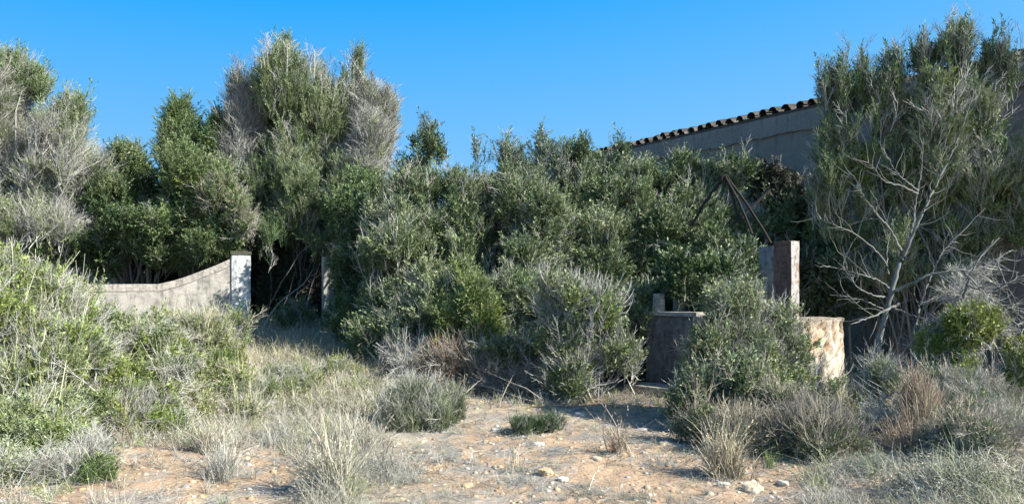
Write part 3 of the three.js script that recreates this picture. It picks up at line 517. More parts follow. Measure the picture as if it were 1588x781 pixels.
plant({ name: 'hedge_shrub', seed: 34, px: 790, d: 13.4, label: 'twiggy grey-green shrub of the hedge with thin leafy shoots against the sky', category: 'shrub',
  stems: { n: 80, r: 0.028, spread: 0.6, tone: T.grey },
  lobes: { main: [[760, 318, 13.8, 50, 46], [820, 314, 13.8, 60, 46], [780, 360, 13.4, 80, 60], [850, 370, 13.2, 60, 60], [790, 430, 12.7, 85, 60], [780, 500, 12.3, 85, 55], [850, 500, 12.2, 70, 55], [800, 545, 11.9, 90, 34]], sprout: [[742, 255, 13.9, 20, 28, 0.3], [790, 258, 13.9, 40, 28, 0.4], [835, 228, 13.9, 14, 26, 0.2], [856, 258, 13.9, 30, 26, 0.3]] },
  growth: [['olive', 4000, T.olive, T.pale, 0.36, { in: 'main', gap: -0.15 }], ['small', 3200, T.mid, T.deep, 0.36, { in: 'main', gap: -0.15, low: 1 }], ['broad', 105, T.blue, T.olive, 0.26, { in: 'sprout', up: 1.4, gap: -0.1 }], ['twig', 60, T.grey, T.grey, 0.5, { in: 'sprout', up: 1.5 }], ['twig', 1400, T.grey, T.ash, 0.6, { in: 'main', wild: 0.8, up: 1, gap: -0.15 }], ['olive', 210, T.olive, T.blue, 0.36, { top: 1, up: 2.4, wild: 0.3, gap: -0.35 }], ['twig', 60, T.grey, T.ash, 0.5, { top: 1, up: 2.4, wild: 0.3, gap: -0.35 }], ['wispy', 1500, T.olive, T.pale, 0.4, { up: 1.5, wild: 0.4, out: 0.7, core: 0.6, gap: -0.15, in: 'main' }]] });
plant({ name: 'hedge_shrub', seed: 35, px: 935, d: 13.5, label: 'pale sunlit olive-green shrub of the hedge below the far end of the eave', category: 'shrub',
  stems: { n: 60, r: 0.03, spread: 0.5, tone: T.grey },
  lobes: { main: [[925, 300, 14, 58, 44], [985, 300, 14, 55, 44], [900, 340, 13.6, 55, 60], [960, 350, 13.4, 75, 60], [1020, 340, 13.6, 50, 55], [930, 430, 13, 80, 70], [960, 510, 12.4, 70, 60]], sprout: [[900, 248, 14, 34, 20, 0.3], [968, 236, 14, 12, 20, 0.2]] },
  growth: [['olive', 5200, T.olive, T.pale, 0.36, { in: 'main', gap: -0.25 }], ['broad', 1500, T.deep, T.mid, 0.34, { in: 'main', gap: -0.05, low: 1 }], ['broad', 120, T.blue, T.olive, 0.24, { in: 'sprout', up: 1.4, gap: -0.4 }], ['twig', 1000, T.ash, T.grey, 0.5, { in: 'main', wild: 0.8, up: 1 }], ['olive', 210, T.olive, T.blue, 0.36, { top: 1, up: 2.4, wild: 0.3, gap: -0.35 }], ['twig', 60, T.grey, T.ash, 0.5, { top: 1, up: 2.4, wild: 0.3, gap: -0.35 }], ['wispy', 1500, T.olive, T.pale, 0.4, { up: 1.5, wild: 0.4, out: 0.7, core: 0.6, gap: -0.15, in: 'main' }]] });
plant({ name: 'hedge_shrub', seed: 36, px: 1090, d: 13.6, label: 'sunlit broad-leaved shrub crowding over the back of the old well', category: 'shrub',
  stems: { n: 60, r: 0.03, spread: 0.8, tone: T.grey },
  lobes: { main: [[1060, 305, 14, 60, 45], [1120, 300, 14, 58, 44], [1080, 370, 13.4, 80, 62], [1020, 400, 13.2, 50, 70], [1165, 320, 13.8, 34, 40], [1150, 380, 13.4, 60, 50], [1210, 345, 13.6, 26, 45], [1080, 450, 13.2, 100, 50], [1150, 420, 12.6, 46, 40, 0.3], [1080, 400, 12.8, 60, 40, 0.3]], cover: [[1062, 440, 11.65, 26, 34, 0.12], [1105, 445, 11.75, 32, 34, 0.15], [1140, 440, 11.9, 30, 34, 0.15], [1045, 420, 11.9, 18, 26, 0.1]] },
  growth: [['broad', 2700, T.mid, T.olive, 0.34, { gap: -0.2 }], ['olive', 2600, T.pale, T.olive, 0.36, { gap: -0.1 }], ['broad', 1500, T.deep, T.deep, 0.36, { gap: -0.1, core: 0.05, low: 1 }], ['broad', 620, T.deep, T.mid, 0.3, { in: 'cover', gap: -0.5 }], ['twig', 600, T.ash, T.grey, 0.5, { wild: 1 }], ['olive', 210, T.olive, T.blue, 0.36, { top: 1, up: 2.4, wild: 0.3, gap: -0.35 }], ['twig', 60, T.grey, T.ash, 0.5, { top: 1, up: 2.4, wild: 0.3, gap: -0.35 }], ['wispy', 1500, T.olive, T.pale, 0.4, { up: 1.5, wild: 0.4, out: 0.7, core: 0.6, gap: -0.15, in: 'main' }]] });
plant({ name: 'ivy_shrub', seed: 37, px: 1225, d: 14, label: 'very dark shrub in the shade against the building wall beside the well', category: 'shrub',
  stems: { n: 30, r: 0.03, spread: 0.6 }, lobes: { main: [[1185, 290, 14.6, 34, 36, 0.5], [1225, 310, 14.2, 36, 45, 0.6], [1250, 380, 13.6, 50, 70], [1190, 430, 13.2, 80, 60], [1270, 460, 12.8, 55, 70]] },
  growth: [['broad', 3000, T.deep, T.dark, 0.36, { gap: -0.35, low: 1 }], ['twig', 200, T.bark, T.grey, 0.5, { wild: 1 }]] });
plant({ name: 'front_shrub', seed: 38, px: 915, d: 10.9, label: 'yellow-green open shrub in front of the hedge left of the well', category: 'shrub',
  stems: { n: 60, r: 0.014, spread: 0.2, tone: T.grey, low: 0.6 }, lobes: { main: [[880, 505, 10.9, 50, 55], [930, 535, 10.7, 48, 55], [900, 570, 10.7, 50, 45], [970, 560, 10.9, 28, 45], [850, 470, 11.1, 26, 36]], low: [[915, 610, 10.6, 40, 22]] },
  growth: [['small', 2000, T.pale, T.lime, 0.32, { gap: -0.02, up: 1.1 }], ['small', 500, T.mid, T.olive, 0.34, { gap: 0 }], ['twig', 600, T.ash, T.grey, 0.55, { up: 1.1, wild: 0.8 }], ['stalk', 50, T.tan, T.red, 0.5, { in: 'low', up: 1.5 }], ['small', 200, T.pale, T.olive, 0.4, { top: 1, up: 1.8, wild: 0.5, gap: -0.4, from: 0.2 }], ['twig', 120, T.ash, T.ash, 0.5, { top: 1, up: 1.8, gap: -0.4, from: 0.2 }]] });
plant({ name: 'dead_brush', seed: 39, px: 800, d: 11.4, label: 'tangle of dead grey twigs and stalks along the shaded foot of the hedge', category: 'brush',
  stems: { n: 90, r: 0.011, spread: 1.2, tone: T.tan, low: 0.8 }, lobes: { main: [[650, 560, 11.9, 60, 40, 0.5], [730, 560, 11.6, 60, 45, 0.5], [800, 575, 11.4, 70, 40, 0.5], [860, 595, 11.2, 50, 30, 0.4]], pale: [[680, 560, 11.5, 30, 40, 0.3]] },
  growth: [['twig', 1100, T.grey, T.bark, 0.6, { up: 0.6, wild: 1, low: 1 }], ['stalk', 160, T.tan, T.straw, 0.7, { up: 1.2, lean: [-0.4, 0, 0.2], low: 1 }], ['stalk', 130, T.tan, T.red, 0.75, { in: 'pale', up: 1.4, low: 1 }]] });

// ---------------------------------------------------------------- right: tall leafy shrub against the building
plant({ name: 'tall_shrub', seed: 41, px: 1430, d: 12.5, label: 'tall dense upright shrub with feathery shoots in front of the building', clumps: 11, tall: 1.35, category: 'shrub', trunk: 'stem',
  stems: { n: 80, r: 0.022, spread: 0.8, tone: T.bark, low: 0.6 },
  lobes: { main: [[1310, 215, 12.7, 42, 55], [1285, 260, 12.7, 30, 70], [1370, 190, 12.5, 50, 60], [1440, 175, 12.4, 55, 55], [1500, 190, 12.3, 60, 55], [1580, 300, 12.1, 50, 80], [1340, 270, 12.5, 60, 70], [1430, 260, 12.3, 70, 80], [1520, 270, 12.2, 75, 80], [1590, 310, 11.9, 50, 80], [1400, 360, 12.5, 90, 60], [1310, 370, 12.7, 45, 70], [1500, 370, 12.3, 80, 60], [1400, 440, 12.7, 100, 45], [1275, 340, 13, 24, 60], [1290, 430, 12.8, 36, 50]], spray: [[1300, 125, 12.7, 22, 45, 0.35], [1345, 150, 12.6, 20, 40, 0.3], [1385, 120, 12.5, 22, 45, 0.35], [1440, 95, 12.4, 35, 42, 0.4], [1490, 80, 12.3, 32, 38, 0.4], [1525, 85, 12.3, 22, 40, 0.3], [1566, 105, 12.2, 12, 34, 0.25]] },
  growth: [['wispy', 3600, T.olive, T.pale, 0.4, { in: 'main', up: 1.4, wild: 0.35, gap: -0.15 }], ['olive', 1700, T.olive, T.mid, 0.36, { in: 'main', up: 1.2, gap: -0.15 }], ['olive', 1000, T.lime, T.mid, 0.34, { in: 'main', up: 1.2, gap: 0.08, freq: 1.1 }], ['wispy', 600, T.blue, T.mid, 0.42, { in: 'spray', up: 2, wild: 0.25, gap: -0.3 }], ['twig', 150, T.grey, T.grey, 0.5, { in: 'spray', up: 2, wild: 0.25 }], ['twig', 1100, T.grey, T.ash, 0.6, { in: 'main', up: 1.4, wild: 0.4 }], ['wispy', 230, T.mid, T.olive, 0.5, { top: 1, up: 2.8, wild: 0.25, gap: -0.35, from: 0.4 }], ['twig', 120, T.grey, T.grey, 0.6, { top: 1, up: 2.4, wild: 0.3, gap: -0.35 }]] });

// ---------------------------------------------------------------- dead tree
{
  reseed(51);
  const root = base('dead_tree', V(at(1347, 0, 9.7).x, gy(at(1347, 0, 9.7).x, -9.7), -9.7)); tag(root, 'leafless pale grey dead tree with lichen on its forked branches', 'tree');
  const limb = (name, r0, r1, pts, twigs = 4) => {
    const c = new THREE.CatmullRomCurve3(pts.map(([x, y, d]) => at(x, y, d).sub(root.position))), n = 10 + pts.length * 4, m = new MB(), P = c.getPoints(n).map((p, k) => p.add(rdir().multiplyScalar(k ? 0.008 : 0)));
    const tone = (u, p) => { const g = 0.8 + 0.5 * noise(p.x * 6, p.y * 6, p.z * 6) + 0.3 * noise(p.x * 19, p.y * 19, p.z * 19); return [0.20 * g, 0.205 * g, 0.185 * g]; };
    m.tube(P, P.map((_, k) => lerp(r0, r1, Math.pow(k / n, 0.8)) * R(0.88, 1.14)), 8, tone);
    for (let k = 0; k < twigs; k++) {
      const t = R(0.3, 0.98), p = c.getPoint(t), ax = c.getTangent(t), d = ax.clone().add(perp(ax).multiplyScalar(R(0.6, 1.4))).normalize(), L = R(0.12, 0.5), q = [p]; let e = p.clone();
      for (let s = 0; s < 4; s++) { d.add(rdir().multiplyScalar(0.4)).add(V(0, 0.08, 0)).normalize(); e = e.clone().addScaledVector(d, L / 4); q.push(e); }
      m.tube(q, 0.005, 4, tone);
    }
    put(name, m.geo(true), M.bark, root);
  };
  limb('trunk', 0.0466, 0.0270, [[1345, 650, 9.7], [1352, 600, 9.7], [1357, 565, 9.7], [1366, 520, 9.7], [1374, 490, 9.7], [1384, 450, 9.7]], 4);
  limb('branch', 0.0300, 0.0054, [[1384, 450, 9.7], [1396, 408, 9.7], [1416, 365, 9.65], [1430, 332, 9.6], [1452, 288, 9.6], [1476, 238, 9.6], [1490, 205, 9.6], [1516, 133, 9.6]], 26);
  limb('branch', 0.0180, 0.0040, [[1408, 380, 9.68], [1416, 350, 9.75], [1422, 310, 9.8], [1430, 260, 9.85], [1432, 215, 9.9]], 13);
  limb('branch', 0.0180, 0.0040, [[1398, 388, 9.68], [1378, 352, 9.6], [1357, 328, 9.55], [1338, 300, 9.5], [1324, 272, 9.5]], 15);
  limb('branch', 0.0128, 0.0033, [[1424, 296, 9.6], [1408, 283, 9.6], [1393, 269, 9.6], [1378, 245, 9.6], [1364, 221, 9.6]], 11);
  limb('branch', 0.0113, 0.0027, [[1424, 300, 9.6], [1400, 289, 9.5], [1372, 280, 9.4], [1358, 264, 9.4], [1346, 250, 9.4]], 8);
  limb('branch', 0.0128, 0.0027, [[1376, 412, 9.7], [1360, 390, 9.6], [1326, 362, 9.5], [1292, 348, 9.4], [1263, 334, 9.4]], 13);
  limb('branch', 0.0105, 0.0027, [[1379, 425, 9.7], [1376, 395, 9.85], [1380, 355, 9.9], [1364, 320, 9.95], [1347, 287, 10]], 8);
  limb('branch', 0.0195, 0.0040, [[1386, 452, 9.7], [1414, 440, 9.5], [1445, 425, 9.4], [1480, 420, 9.3], [1517, 417, 9.3], [1545, 402, 9.3], [1570, 389, 9.3]], 19);
  limb('branch', 0.0135, 0.0033, [[1492, 420, 9.3], [1510, 436, 9.2], [1535, 462, 9.15], [1560, 474, 9.1], [1590, 484, 9.1]], 15);
  limb('branch', 0.0180, 0.0054, [[1394, 471, 9.6], [1376, 480, 9.4], [1357, 490, 9.3], [1338, 496, 9.25], [1320, 503, 9.2]], 6);
  limb('branch', 0.0128, 0.0027, [[1380, 447, 9.7], [1362, 434, 9.6], [1342, 428, 9.5], [1312, 419, 9.5], [1284, 412, 9.5]], 11);
  limb('branch', 0.0120, 0.0027, [[1375, 461, 9.7], [1352, 456, 9.55], [1327, 442, 9.5], [1314, 415, 9.5], [1308, 380, 9.5]], 11);
  limb('branch', 0.0105, 0.0027, [[1372, 480, 9.7], [1340, 466, 9.6], [1312, 459, 9.6], [1288, 458, 9.6]], 6);
  limb('branch', 0.0120, 0.0027, [[1388, 478, 9.7], [1420, 490, 9.5], [1450, 500, 9.4], [1478, 502, 9.35]], 8);
  limb('stem', 0.0338, 0.0081, [[1398, 650, 9.5], [1404, 612, 9.5], [1412, 588, 9.5], [1420, 562, 9.5], [1432, 540, 9.5], [1454, 518, 9.45], [1476, 496, 9.4], [1494, 462, 9.35], [1502, 436, 9.3], [1520, 400, 9.3], [1552, 368, 9.3]], 22);
  limb('branch', 0.0166, 0.0040, [[1418, 570, 9.5], [1415, 532, 9.6], [1424, 490, 9.65], [1434, 456, 9.7], [1446, 425, 9.7], [1460, 394, 9.7], [1495, 356, 9.7], [1530, 322, 9.7]], 19);
  limb('branch', 0.0113, 0.0027, [[1450, 520, 9.45], [1462, 534, 9.3], [1480, 545, 9.2], [1492, 546, 9.15]], 6);
  limb('branch', 0.0105, 0.0027, [[1545, 402, 9.3], [1560, 440, 9.25], [1572, 480, 9.2], [1584, 500, 9.2]], 11);
  limb('branch', 0.0105, 0.0027, [[1500, 442, 9.3], [1540, 452, 9.2], [1580, 430, 9.2], [1600, 425, 9.2]], 13);
}
plant({ name: 'dead_brush', seed: 52, px: 1530, d: 9.8, label: 'mass of fine dead twigs caught among the right side of the dead tree', category: 'brush',
  stems: { n: 30, r: 0.01, spread: 0.5, tone: T.grey }, lobes: { main: [[1520, 450, 9.8, 50, 36, 0.4], [1560, 490, 9.6, 40, 40, 0.4], [1480, 560, 9.6, 60, 36, 0.4]] },
  growth: [['twig', 420, T.grey, T.ash, 0.45, { wild: 1.4, up: 0.2 }]] });

// ---------------------------------------------------------------- shrubs round the well and the dead tree
plant({ name: 'well_bush', seed: 61, px: 1165, d: 8.9, label: 'large olive-green scrubby bush in front of the old well with sprigs on top', category: 'shrub',
  stems: { n: 110, r: 0.012, spread: 0.45, tone: T.grey, low: 0.6 },
  clumps: 13, lobes: { main: [[1140, 540, 9.3, 62, 38], [1105, 585, 9, 48, 50], [1160, 570, 9.1, 60, 45], [1205, 568, 9.3, 42, 40], [1175, 615, 8.7, 95, 52], [1230, 635, 8.8, 50, 36], [1285, 675, 8.4, 55, 36], [1090, 630, 8.7, 36, 40]], spray: [[1140, 475, 9.4, 45, 40, 0.3], [1190, 505, 9.4, 50, 26, 0.3]], low: [[1105, 665, 8.0, 46, 46], [1150, 690, 7.5, 56, 40], [1215, 695, 7.4, 60, 42], [1275, 705, 7.2, 50, 38], [1230, 670, 7.9, 66, 44], [1290, 695, 7.6, 60, 40], [1340, 700, 7.6, 60, 44], [1300, 640, 8.6, 36, 34], [1250, 715, 7.3, 60, 30]] },
  growth: [['small', 2900, T.olive, T.pale, 0.25, { in: 'main', gap: -0.04, wild: 0.9 }], ['small', 1700, T.yellow, T.tan, 0.26, { in: 'main', gap: 0.0, freq: 2.2 }], ['small', 420, T.pale, T.pale, 0.3, { in: 'spray', up: 1, gap: -0.4, lean: [-0.25, 0, 0] }], ['twig', 90, T.ash, T.grey, 0.45, { in: 'spray', up: 1.2 }], ['twig', 700, T.grey, T.tan, 0.42, { in: 'main', wild: 1 }], ['twig', 1700, T.bark, T.tan, 0.42, { in: 'low', wild: 0.8, low: 1 }], ['small', 3600, T.olive, T.pale, 0.24, { in: 'low', gap: -0.06, low: 1 }], ['stalk', 120, T.tan, T.grey, 0.5, { in: 'low', up: 1.6, low: 1 }], ['small', 260, T.pale, T.olive, 0.36, { top: 1, up: 1.6, wild: 0.6, gap: -0.4, from: 0.3, in: 'main' }], ['twig', 130, T.ash, T.ash, 0.42, { top: 1, up: 1.6, gap: -0.4, from: 0.3, in: 'main' }]] });
plant({ name: 'low_shrub', seed: 62, px: 1400, d: 8.9, label: 'low pale green shrub around the foot of the dead tree', category: 'shrub',
  stems: { n: 40, r: 0.01, spread: 0.4, tone: T.grey }, lobes: { main: [[1370, 610, 8.9, 55, 40], [1420, 630, 8.6, 60, 45], [1340, 660, 8.5, 50, 40]] },
  growth: [['small', 1000, T.pale, T.olive, 0.24, { gap: -0.1, low: 1, wild: 1 }], ['broom', 220, T.pale, T.blue, 0.32, { gap: 0, low: 1, wild: 1 }], ['twig', 420, T.grey, T.ash, 0.4, { wild: 0.9, low: 1 }]] });
plant({ name: 'yellow_shrub', seed: 63, px: 1520, d: 9.9, label: 'yellow-green shrub behind the grey brush at the right edge', category: 'shrub',
  stems: { n: 30, r: 0.012, spread: 0.5, tone: T.grey }, lobes: { main: [[1500, 520, 9.3, 55, 42], [1550, 550, 9.1, 50, 46], [1595, 570, 9, 50, 60], [1470, 560, 9.3, 45, 36]] },
  growth: [['small', 1700, T.lime, T.yellow, 0.26, { gap: -0.08, low: 1, wild: 1 }], ['broom', 260, T.lime, T.yellow, 0.3, { gap: 0, wild: 1 }], ['twig', 420, T.ash, T.grey, 0.36, { wild: 1 }]] });
plant({ name: 'grey_brush', seed: 64, px: 1520, d: 8.3, label: 'grey twiggy brush mound below the yellow-green shrub at the right edge', category: 'brush',
  stems: { n: 60, r: 0.008, spread: 0.5, tone: T.ash }, lobes: { main: [[1490, 630, 8.5, 66, 40], [1560, 655, 8.2, 60, 42], [1480, 670, 8, 60, 45], [1560, 710, 7.6, 60, 45], [1480, 720, 7.2, 50, 40], [1400, 700, 7.6, 44, 40], [1600, 740, 6.8, 60, 40], [1530, 700, 6.7, 62, 56], [1470, 705, 7.0, 40, 44]] },
  growth: [['twig', 2700, T.ash, T.tan, 0.36, { wild: 1, low: 1 }], ['small', 2300, T.pale, T.olive, 0.22, { gap: 0.05, low: 1 }], ['broom', 650, T.pale, T.blue, 0.3, { gap: 0, low: 1 }], ['twig', 260, T.red, T.tan, 0.34, { gap: 0.05, low: 1 }]] });
plant({ name: 'dry_weed', seed: 65, px: 1428, d: 7.6, label: 'reddish-brown upright dry weed between dead tree and front right grass', category: 'weed',
  stems: { n: 34, r: 0.006, spread: 0.14, tone: T.red, low: 0.8 }, lobes: { main: [[1420, 650, 7.6, 34, 46, 0.2], [1440, 680, 7.3, 42, 46, 0.2], [1415, 705, 7.1, 36, 30, 0.2]] },
  growth: [['stalk', 420, T.red, T.tan, 0.48, { up: 1.6, wild: 0.4, gap: -0.5, low: 1 }], ['twig', 140, T.tan, T.red, 0.36, { up: 1.4, low: 1 }]] });

// ---------------------------------------------------------------- left foreground scrub
plant({ name: 'broom_shrub', seed: 71, px: 30, d: 7.8, label: 'tall pale green wispy broom shrub filling the left edge', category: 'shrub', clumps: 12,
  stems: { n: 70, r: 0.009, spread: 0.6, tone: T.ash, low: 0.7 },
  lobes: { main: [[0, 445, 8.2, 60, 48], [60, 465, 8.3, 55, 44], [122, 468, 8.8, 32, 30], [-40, 480, 8, 70, 80], [20, 520, 7.9, 80, 50], [100, 520, 8.1, 55, 48], [70, 580, 7.7, 80, 50], [0, 600, 7.5, 80, 50], [110, 630, 7.4, 60, 40], [40, 660, 7.1, 80, 40]] },
  growth: [['small', 3600, T.pale, T.lime, 0.25, { gap: -0.08, freq: 2.2, up: 0.5, wild: 1 }], ['small', 1500, T.olive, T.mid, 0.25, { gap: 0, freq: 2, wild: 1 }], ['broom', 800, T.yellow, T.lime, 0.3, { gap: 0.05, wild: 1.2, up: 0.5 }], ['twig', 1900, T.ash, T.grey, 0.42, { wild: 1.2, low: 1, gap: -0.05 }], ['stalk', 190, T.straw, T.ash, 0.8, { up: 1.8, wild: 0.35, low: 1 }], ['small', 260, T.pale, T.lime, 0.3, { top: 1, up: 1.8, wild: 0.5, gap: -0.4, from: 0.3 }], ['stalk', 190, T.yellow, T.straw, 0.6, { up: 1.6, wild: 0.5, low: 1 }], ['broom', 330, T.yellow, T.pale, 0.3, { up: 1.6, wild: 0.7, gap: 0.02, low: 1 }]] });
plant({ name: 'broom_shrub', seed: 72, px: 185, d: 8.6, label: 'grey-green tangled broom shrub below the left end of the garden wall', category: 'shrub', clumps: 12,
  stems: { n: 60, r: 0.009, spread: 0.6, tone: T.ash, low: 0.7 },
  lobes: { main: [[150, 522, 9.1, 48, 36], [205, 532, 9.3, 52, 34], [160, 550, 8.8, 60, 42], [225, 560, 8.8, 52, 42], [140, 590, 8.4, 55, 45], [205, 610, 8.2, 66, 48], [170, 655, 7.8, 66, 38], [240, 650, 8.2, 40, 36]] },
  growth: [['small', 2300, T.pale, T.olive, 0.25, { gap: -0.02, freq: 2.2, wild: 1 }], ['small', 1000, T.lime, T.yellow, 0.25, { gap: 0.05, freq: 2, wild: 1 }], ['broom', 400, T.pale, T.yellow, 0.3, { gap: 0, wild: 1.3, up: 0.4 }], ['twig', 2300, T.ash, T.grey, 0.42, { wild: 1.2, low: 1, gap: -0.05 }], ['stalk', 210, T.straw, T.ash, 0.7, { up: 1.8, wild: 0.4, low: 1 }], ['small', 260, T.pale, T.lime, 0.3, { top: 1, up: 1.8, wild: 0.5, gap: -0.4, from: 0.3 }], ['stalk', 190, T.yellow, T.straw, 0.6, { up: 1.6, wild: 0.5, low: 1 }], ['broom', 330, T.yellow, T.pale, 0.3, { up: 1.6, wild: 0.7, gap: 0.02, low: 1 }]] });
plant({ name: 'broom_shrub', seed: 73, px: 300, d: 10.6, label: 'yellowish broom shrub and dry stalks in front of the swooping wall', category: 'shrub', clumps: 12,
  stems: { n: 60, r: 0.009, spread: 0.6, tone: T.ash, low: 0.7 },
  lobes: { main: [[265, 522, 12.2, 46, 30], [325, 532, 12.4, 44, 30], [290, 545, 11, 56, 40], [350, 545, 11.4, 40, 40], [265, 590, 10, 50, 40], [325, 600, 10, 56, 40], [370, 610, 10.2, 40, 34], [290, 640, 9.2, 56, 34], [360, 650, 9.2, 50, 28]] },
  growth: [['small', 1900, T.yellow, T.pale, 0.27, { gap: -0.02, freq: 2.2, wild: 1 }], ['broom', 700, T.yellow, T.lime, 0.33, { gap: 0.02, wild: 1.2 }], ['twig', 1700, T.ash, T.straw, 0.45, { wild: 1.2, low: 1, gap: -0.15 }], ['stalk', 320, T.straw, T.tan, 0.7, { up: 1.9, wild: 0.35, low: 1 }], ['small', 500, T.mid, T.lime, 0.26, { gap: 0.08 }], ['small', 260, T.pale, T.lime, 0.3, { top: 1, up: 1.8, wild: 0.5, gap: -0.4, from: 0.3 }], ['stalk', 190, T.yellow, T.straw, 0.6, { up: 1.6, wild: 0.5, low: 1 }], ['broom', 330, T.yellow, T.pale, 0.3, { up: 1.6, wild: 0.7, gap: 0.02, low: 1 }]] });
plant({ name: 'green_bush', seed: 74, px: 222, d: 8.0, label: 'small fresh green leafy bush among the dry grass near the sandy edge', category: 'shrub',
  stems: { n: 20, r: 0.006, spread: 0.2, tone: T.grey }, lobes: { main: [[225, 660, 8, 36, 34, 0.25], [200, 680, 7.9, 30, 24, 0.2], [260, 690, 7.9, 30, 18, 0.2]] },
  growth: [['small', 700, T.mid, T.lime, 0.2, { gap: -0.3, low: 1 }], ['twig', 120, T.ash, T.grey, 0.3, { low: 1 }]] });
plant({ name: 'green_bush', seed: 75, px: 345, d: 10.4, label: 'bright green grassy bush below the whitish gate post', category: 'shrub',
  stems: { n: 20, r: 0.006, spread: 0.2, tone: T.grey }, lobes: { main: [[340, 575, 10.4, 22, 34, 0.25], [325, 600, 10.2, 24, 22, 0.2]] },
  growth: [['broom', 260, T.lime, T.mid, 0.32, { gap: -0.5, up: 1.6, low: 1 }], ['small', 220, T.mid, T.lime, 0.2, { low: 1 }]] });
plant({ name: 'low_shrub', seed: 76, px: 60, d: 6.3, label: 'low pale green shrub in the bottom left corner', category: 'shrub',
  stems: { n: 50, r: 0.006, spread: 0.5, tone: T.ash }, clumps: 12, lobes: { main: [[30, 700, 6.6, 80, 40], [100, 710, 6.5, 60, 36], [-20, 740, 6.2, 80, 44], [60, 750, 6.1, 70, 36], [110, 765, 6, 40, 26]] },
  growth: [['small', 2300, T.pale, T.lime, 0.2, { gap: -0.1, low: 1, freq: 2.5, wild: 1 }], ['twig', 1100, T.ash, T.grey, 0.3, { wild: 1.1, low: 1 }], ['small', 500, T.mid, T.deep, 0.2, { gap: 0.02, low: 1 }]] });
plant({ name: 'green_bush', seed: 77, px: 146, d: 6.0, label: 'small dark yellow-green conifer-like tuft at the bottom edge', category: 'shrub',
  stems: { n: 12, r: 0.005, spread: 0.08, tone: T.bark }, lobes: { main: [[146, 752, 6, 16, 24, 0.1], [150, 775, 6, 24, 20, 0.12]] },
  growth: [['small', 260, T.mid, T.yellow, 0.13, { gap: -0.6, up: 1.5, low: 1 }]] });
plant({ name: 'grey_broom', seed: 78, px: 650, d: 9.0, label: 'rounded grey-green broom clump beside the middle of the sandy clearing', category: 'shrub',
  stems: { n: 50, r: 0.006, spread: 0.2, tone: T.grey, low: 0.8 }, lobes: { main: [[650, 630, 9, 62, 42, 0.45], [620, 645, 8.8, 45, 34, 0.35], [685, 645, 8.9, 34, 34, 0.3]] },
  growth: [['broom', 620, T.pale, T.grey, 0.34, { gap: -0.3, up: 1.2, wild: 0.7, low: 1 }], ['twig', 520, T.grey, T.ash, 0.34, { low: 1 }], ['broom', 220, T.blue, T.mid, 0.3, { gap: -0.5, low: 1, lean: [-0.3, 0, 0] }]] });
plant({ name: 'green_bush', seed: 79, px: 478, d: 10.2, label: 'low yellow-green bush in the straw bank below the gate opening', category: 'shrub',
  stems: { n: 20, r: 0.006, spread: 0.2, tone: T.grey }, lobes: { main: [[470, 600, 10.4, 44, 28, 0.4], [525, 585, 11.4, 34, 22, 0.4], [430, 590, 10.8, 40, 22, 0.4], [545, 605, 10.6, 30, 18, 0.3], [410, 620, 10, 36, 24, 0.3]] },
  growth: [['broom', 330, T.yellow, T.pale, 0.28, { gap: -0.1, low: 1, wild: 1 }], ['small', 600, T.yellow, T.olive, 0.22, { gap: -0.1, low: 1, wild: 1 }], ['grass', 260, T.straw, T.ash, 0.42, { up: 2, low: 1 }], ['twig', 200, T.ash, T.grey, 0.36, { wild: 1, low: 1 }]] });
plant({ name: 'ground_thyme', seed: 80, px: 832, d: 8.5, label: 'flat dark blue-green cushion growing in the middle of the sand', category: 'ground plant',
  clumps: 14, lobes: { main: [[815, 672, 8.5, 28, 6, 0.28], [850, 668, 8.6, 30, 6, 0.26]] }, growth: [['broom', 300, T.blue, T.deep, 0.14, { gap: -0.3, freq: 4, up: 1.2, wild: 1, low: 1 }], ['twig', 60, T.grey, T.ash, 0.15, { low: 1 }]] });

// ---------------------------------------------------------------- tufts of dry grass one can point at
function tuft(px, py, h, w, tone, label, s, kind = 'grass', n = 26) {
  reseed(s * 7 + 3); const d = F * EYE / (py - HORIZON), x = (px - W / 2) / F * d, z = -d, root = base('dry_grass_tuft', V(x, gy(x, z), z)); tag(root, label, 'grass tuft', 'dry grass tufts');
  const list = []; for (let k = 0; k < n; k++) { const a = R(0, 6.283), r = Math.abs(gauss()) * w * 1.1, X = Math.cos(a) * r, Z = Math.sin(a) * r, g = R(0.75, 1.2); list.push({ p: V(X, gy(x + X, z + Z) - root.position.y - 0.01, Z), dir: V(gauss() * 0.16 + X / w * 0.2, 1, gauss() * 0.16 + Z / w * 0.2).normalize(), len: h * R(0.55, 1.15), wide: R(0.8, 1.3), roll: R(0, 6.3), col: mix3(tone[0], tone[1], rnd()).map((v) => v * g) }); }
  scatter('dry_blades', kind, list, root);
  return root;
}
const SA = [T.straw, T.ash], GA = [T.grey, T.ash], TR = [T.tan, T.red];
tuft(512, 766, 0.68, 0.13, [T.ash, T.straw], 'tall pale straw clump at the bottom edge casting a dark shadow', 1, 'grass', 26);
tuft(590, 740, 0.40, 0.36, GA, 'spreading greyish grass clump beside the tall pale straw clump', 2, 'arch', 52);
tuft(635, 745, 0.26, 0.14, GA, 'low grey grass tuft at the right end of the straw clumps', 3, 'arch', 18);
tuft(545, 695, 0.46, 0.34, SA, 'pale straw clump behind the tall one, left of the grey-green broom', 4, 'grass', 60);
tuft(345, 745, 0.44, 0.16, GA, 'pale grey grass tuft on the sandy patch at lower left', 5, 'grass', 26);
tuft(320, 715, 0.42, 0.22, SA, 'straw tuft at the back of the sandy patch at lower left', 6, 'grass', 30);
tuft(425, 690, 0.30, 0.26, GA, 'low grey grass patch between the two sandy areas on the left', 7, 'arch', 36);
tuft(700, 715, 0.26, 0.2, GA, 'grey grass tuft in the sand below the grey-green broom', 8, 'arch', 24);
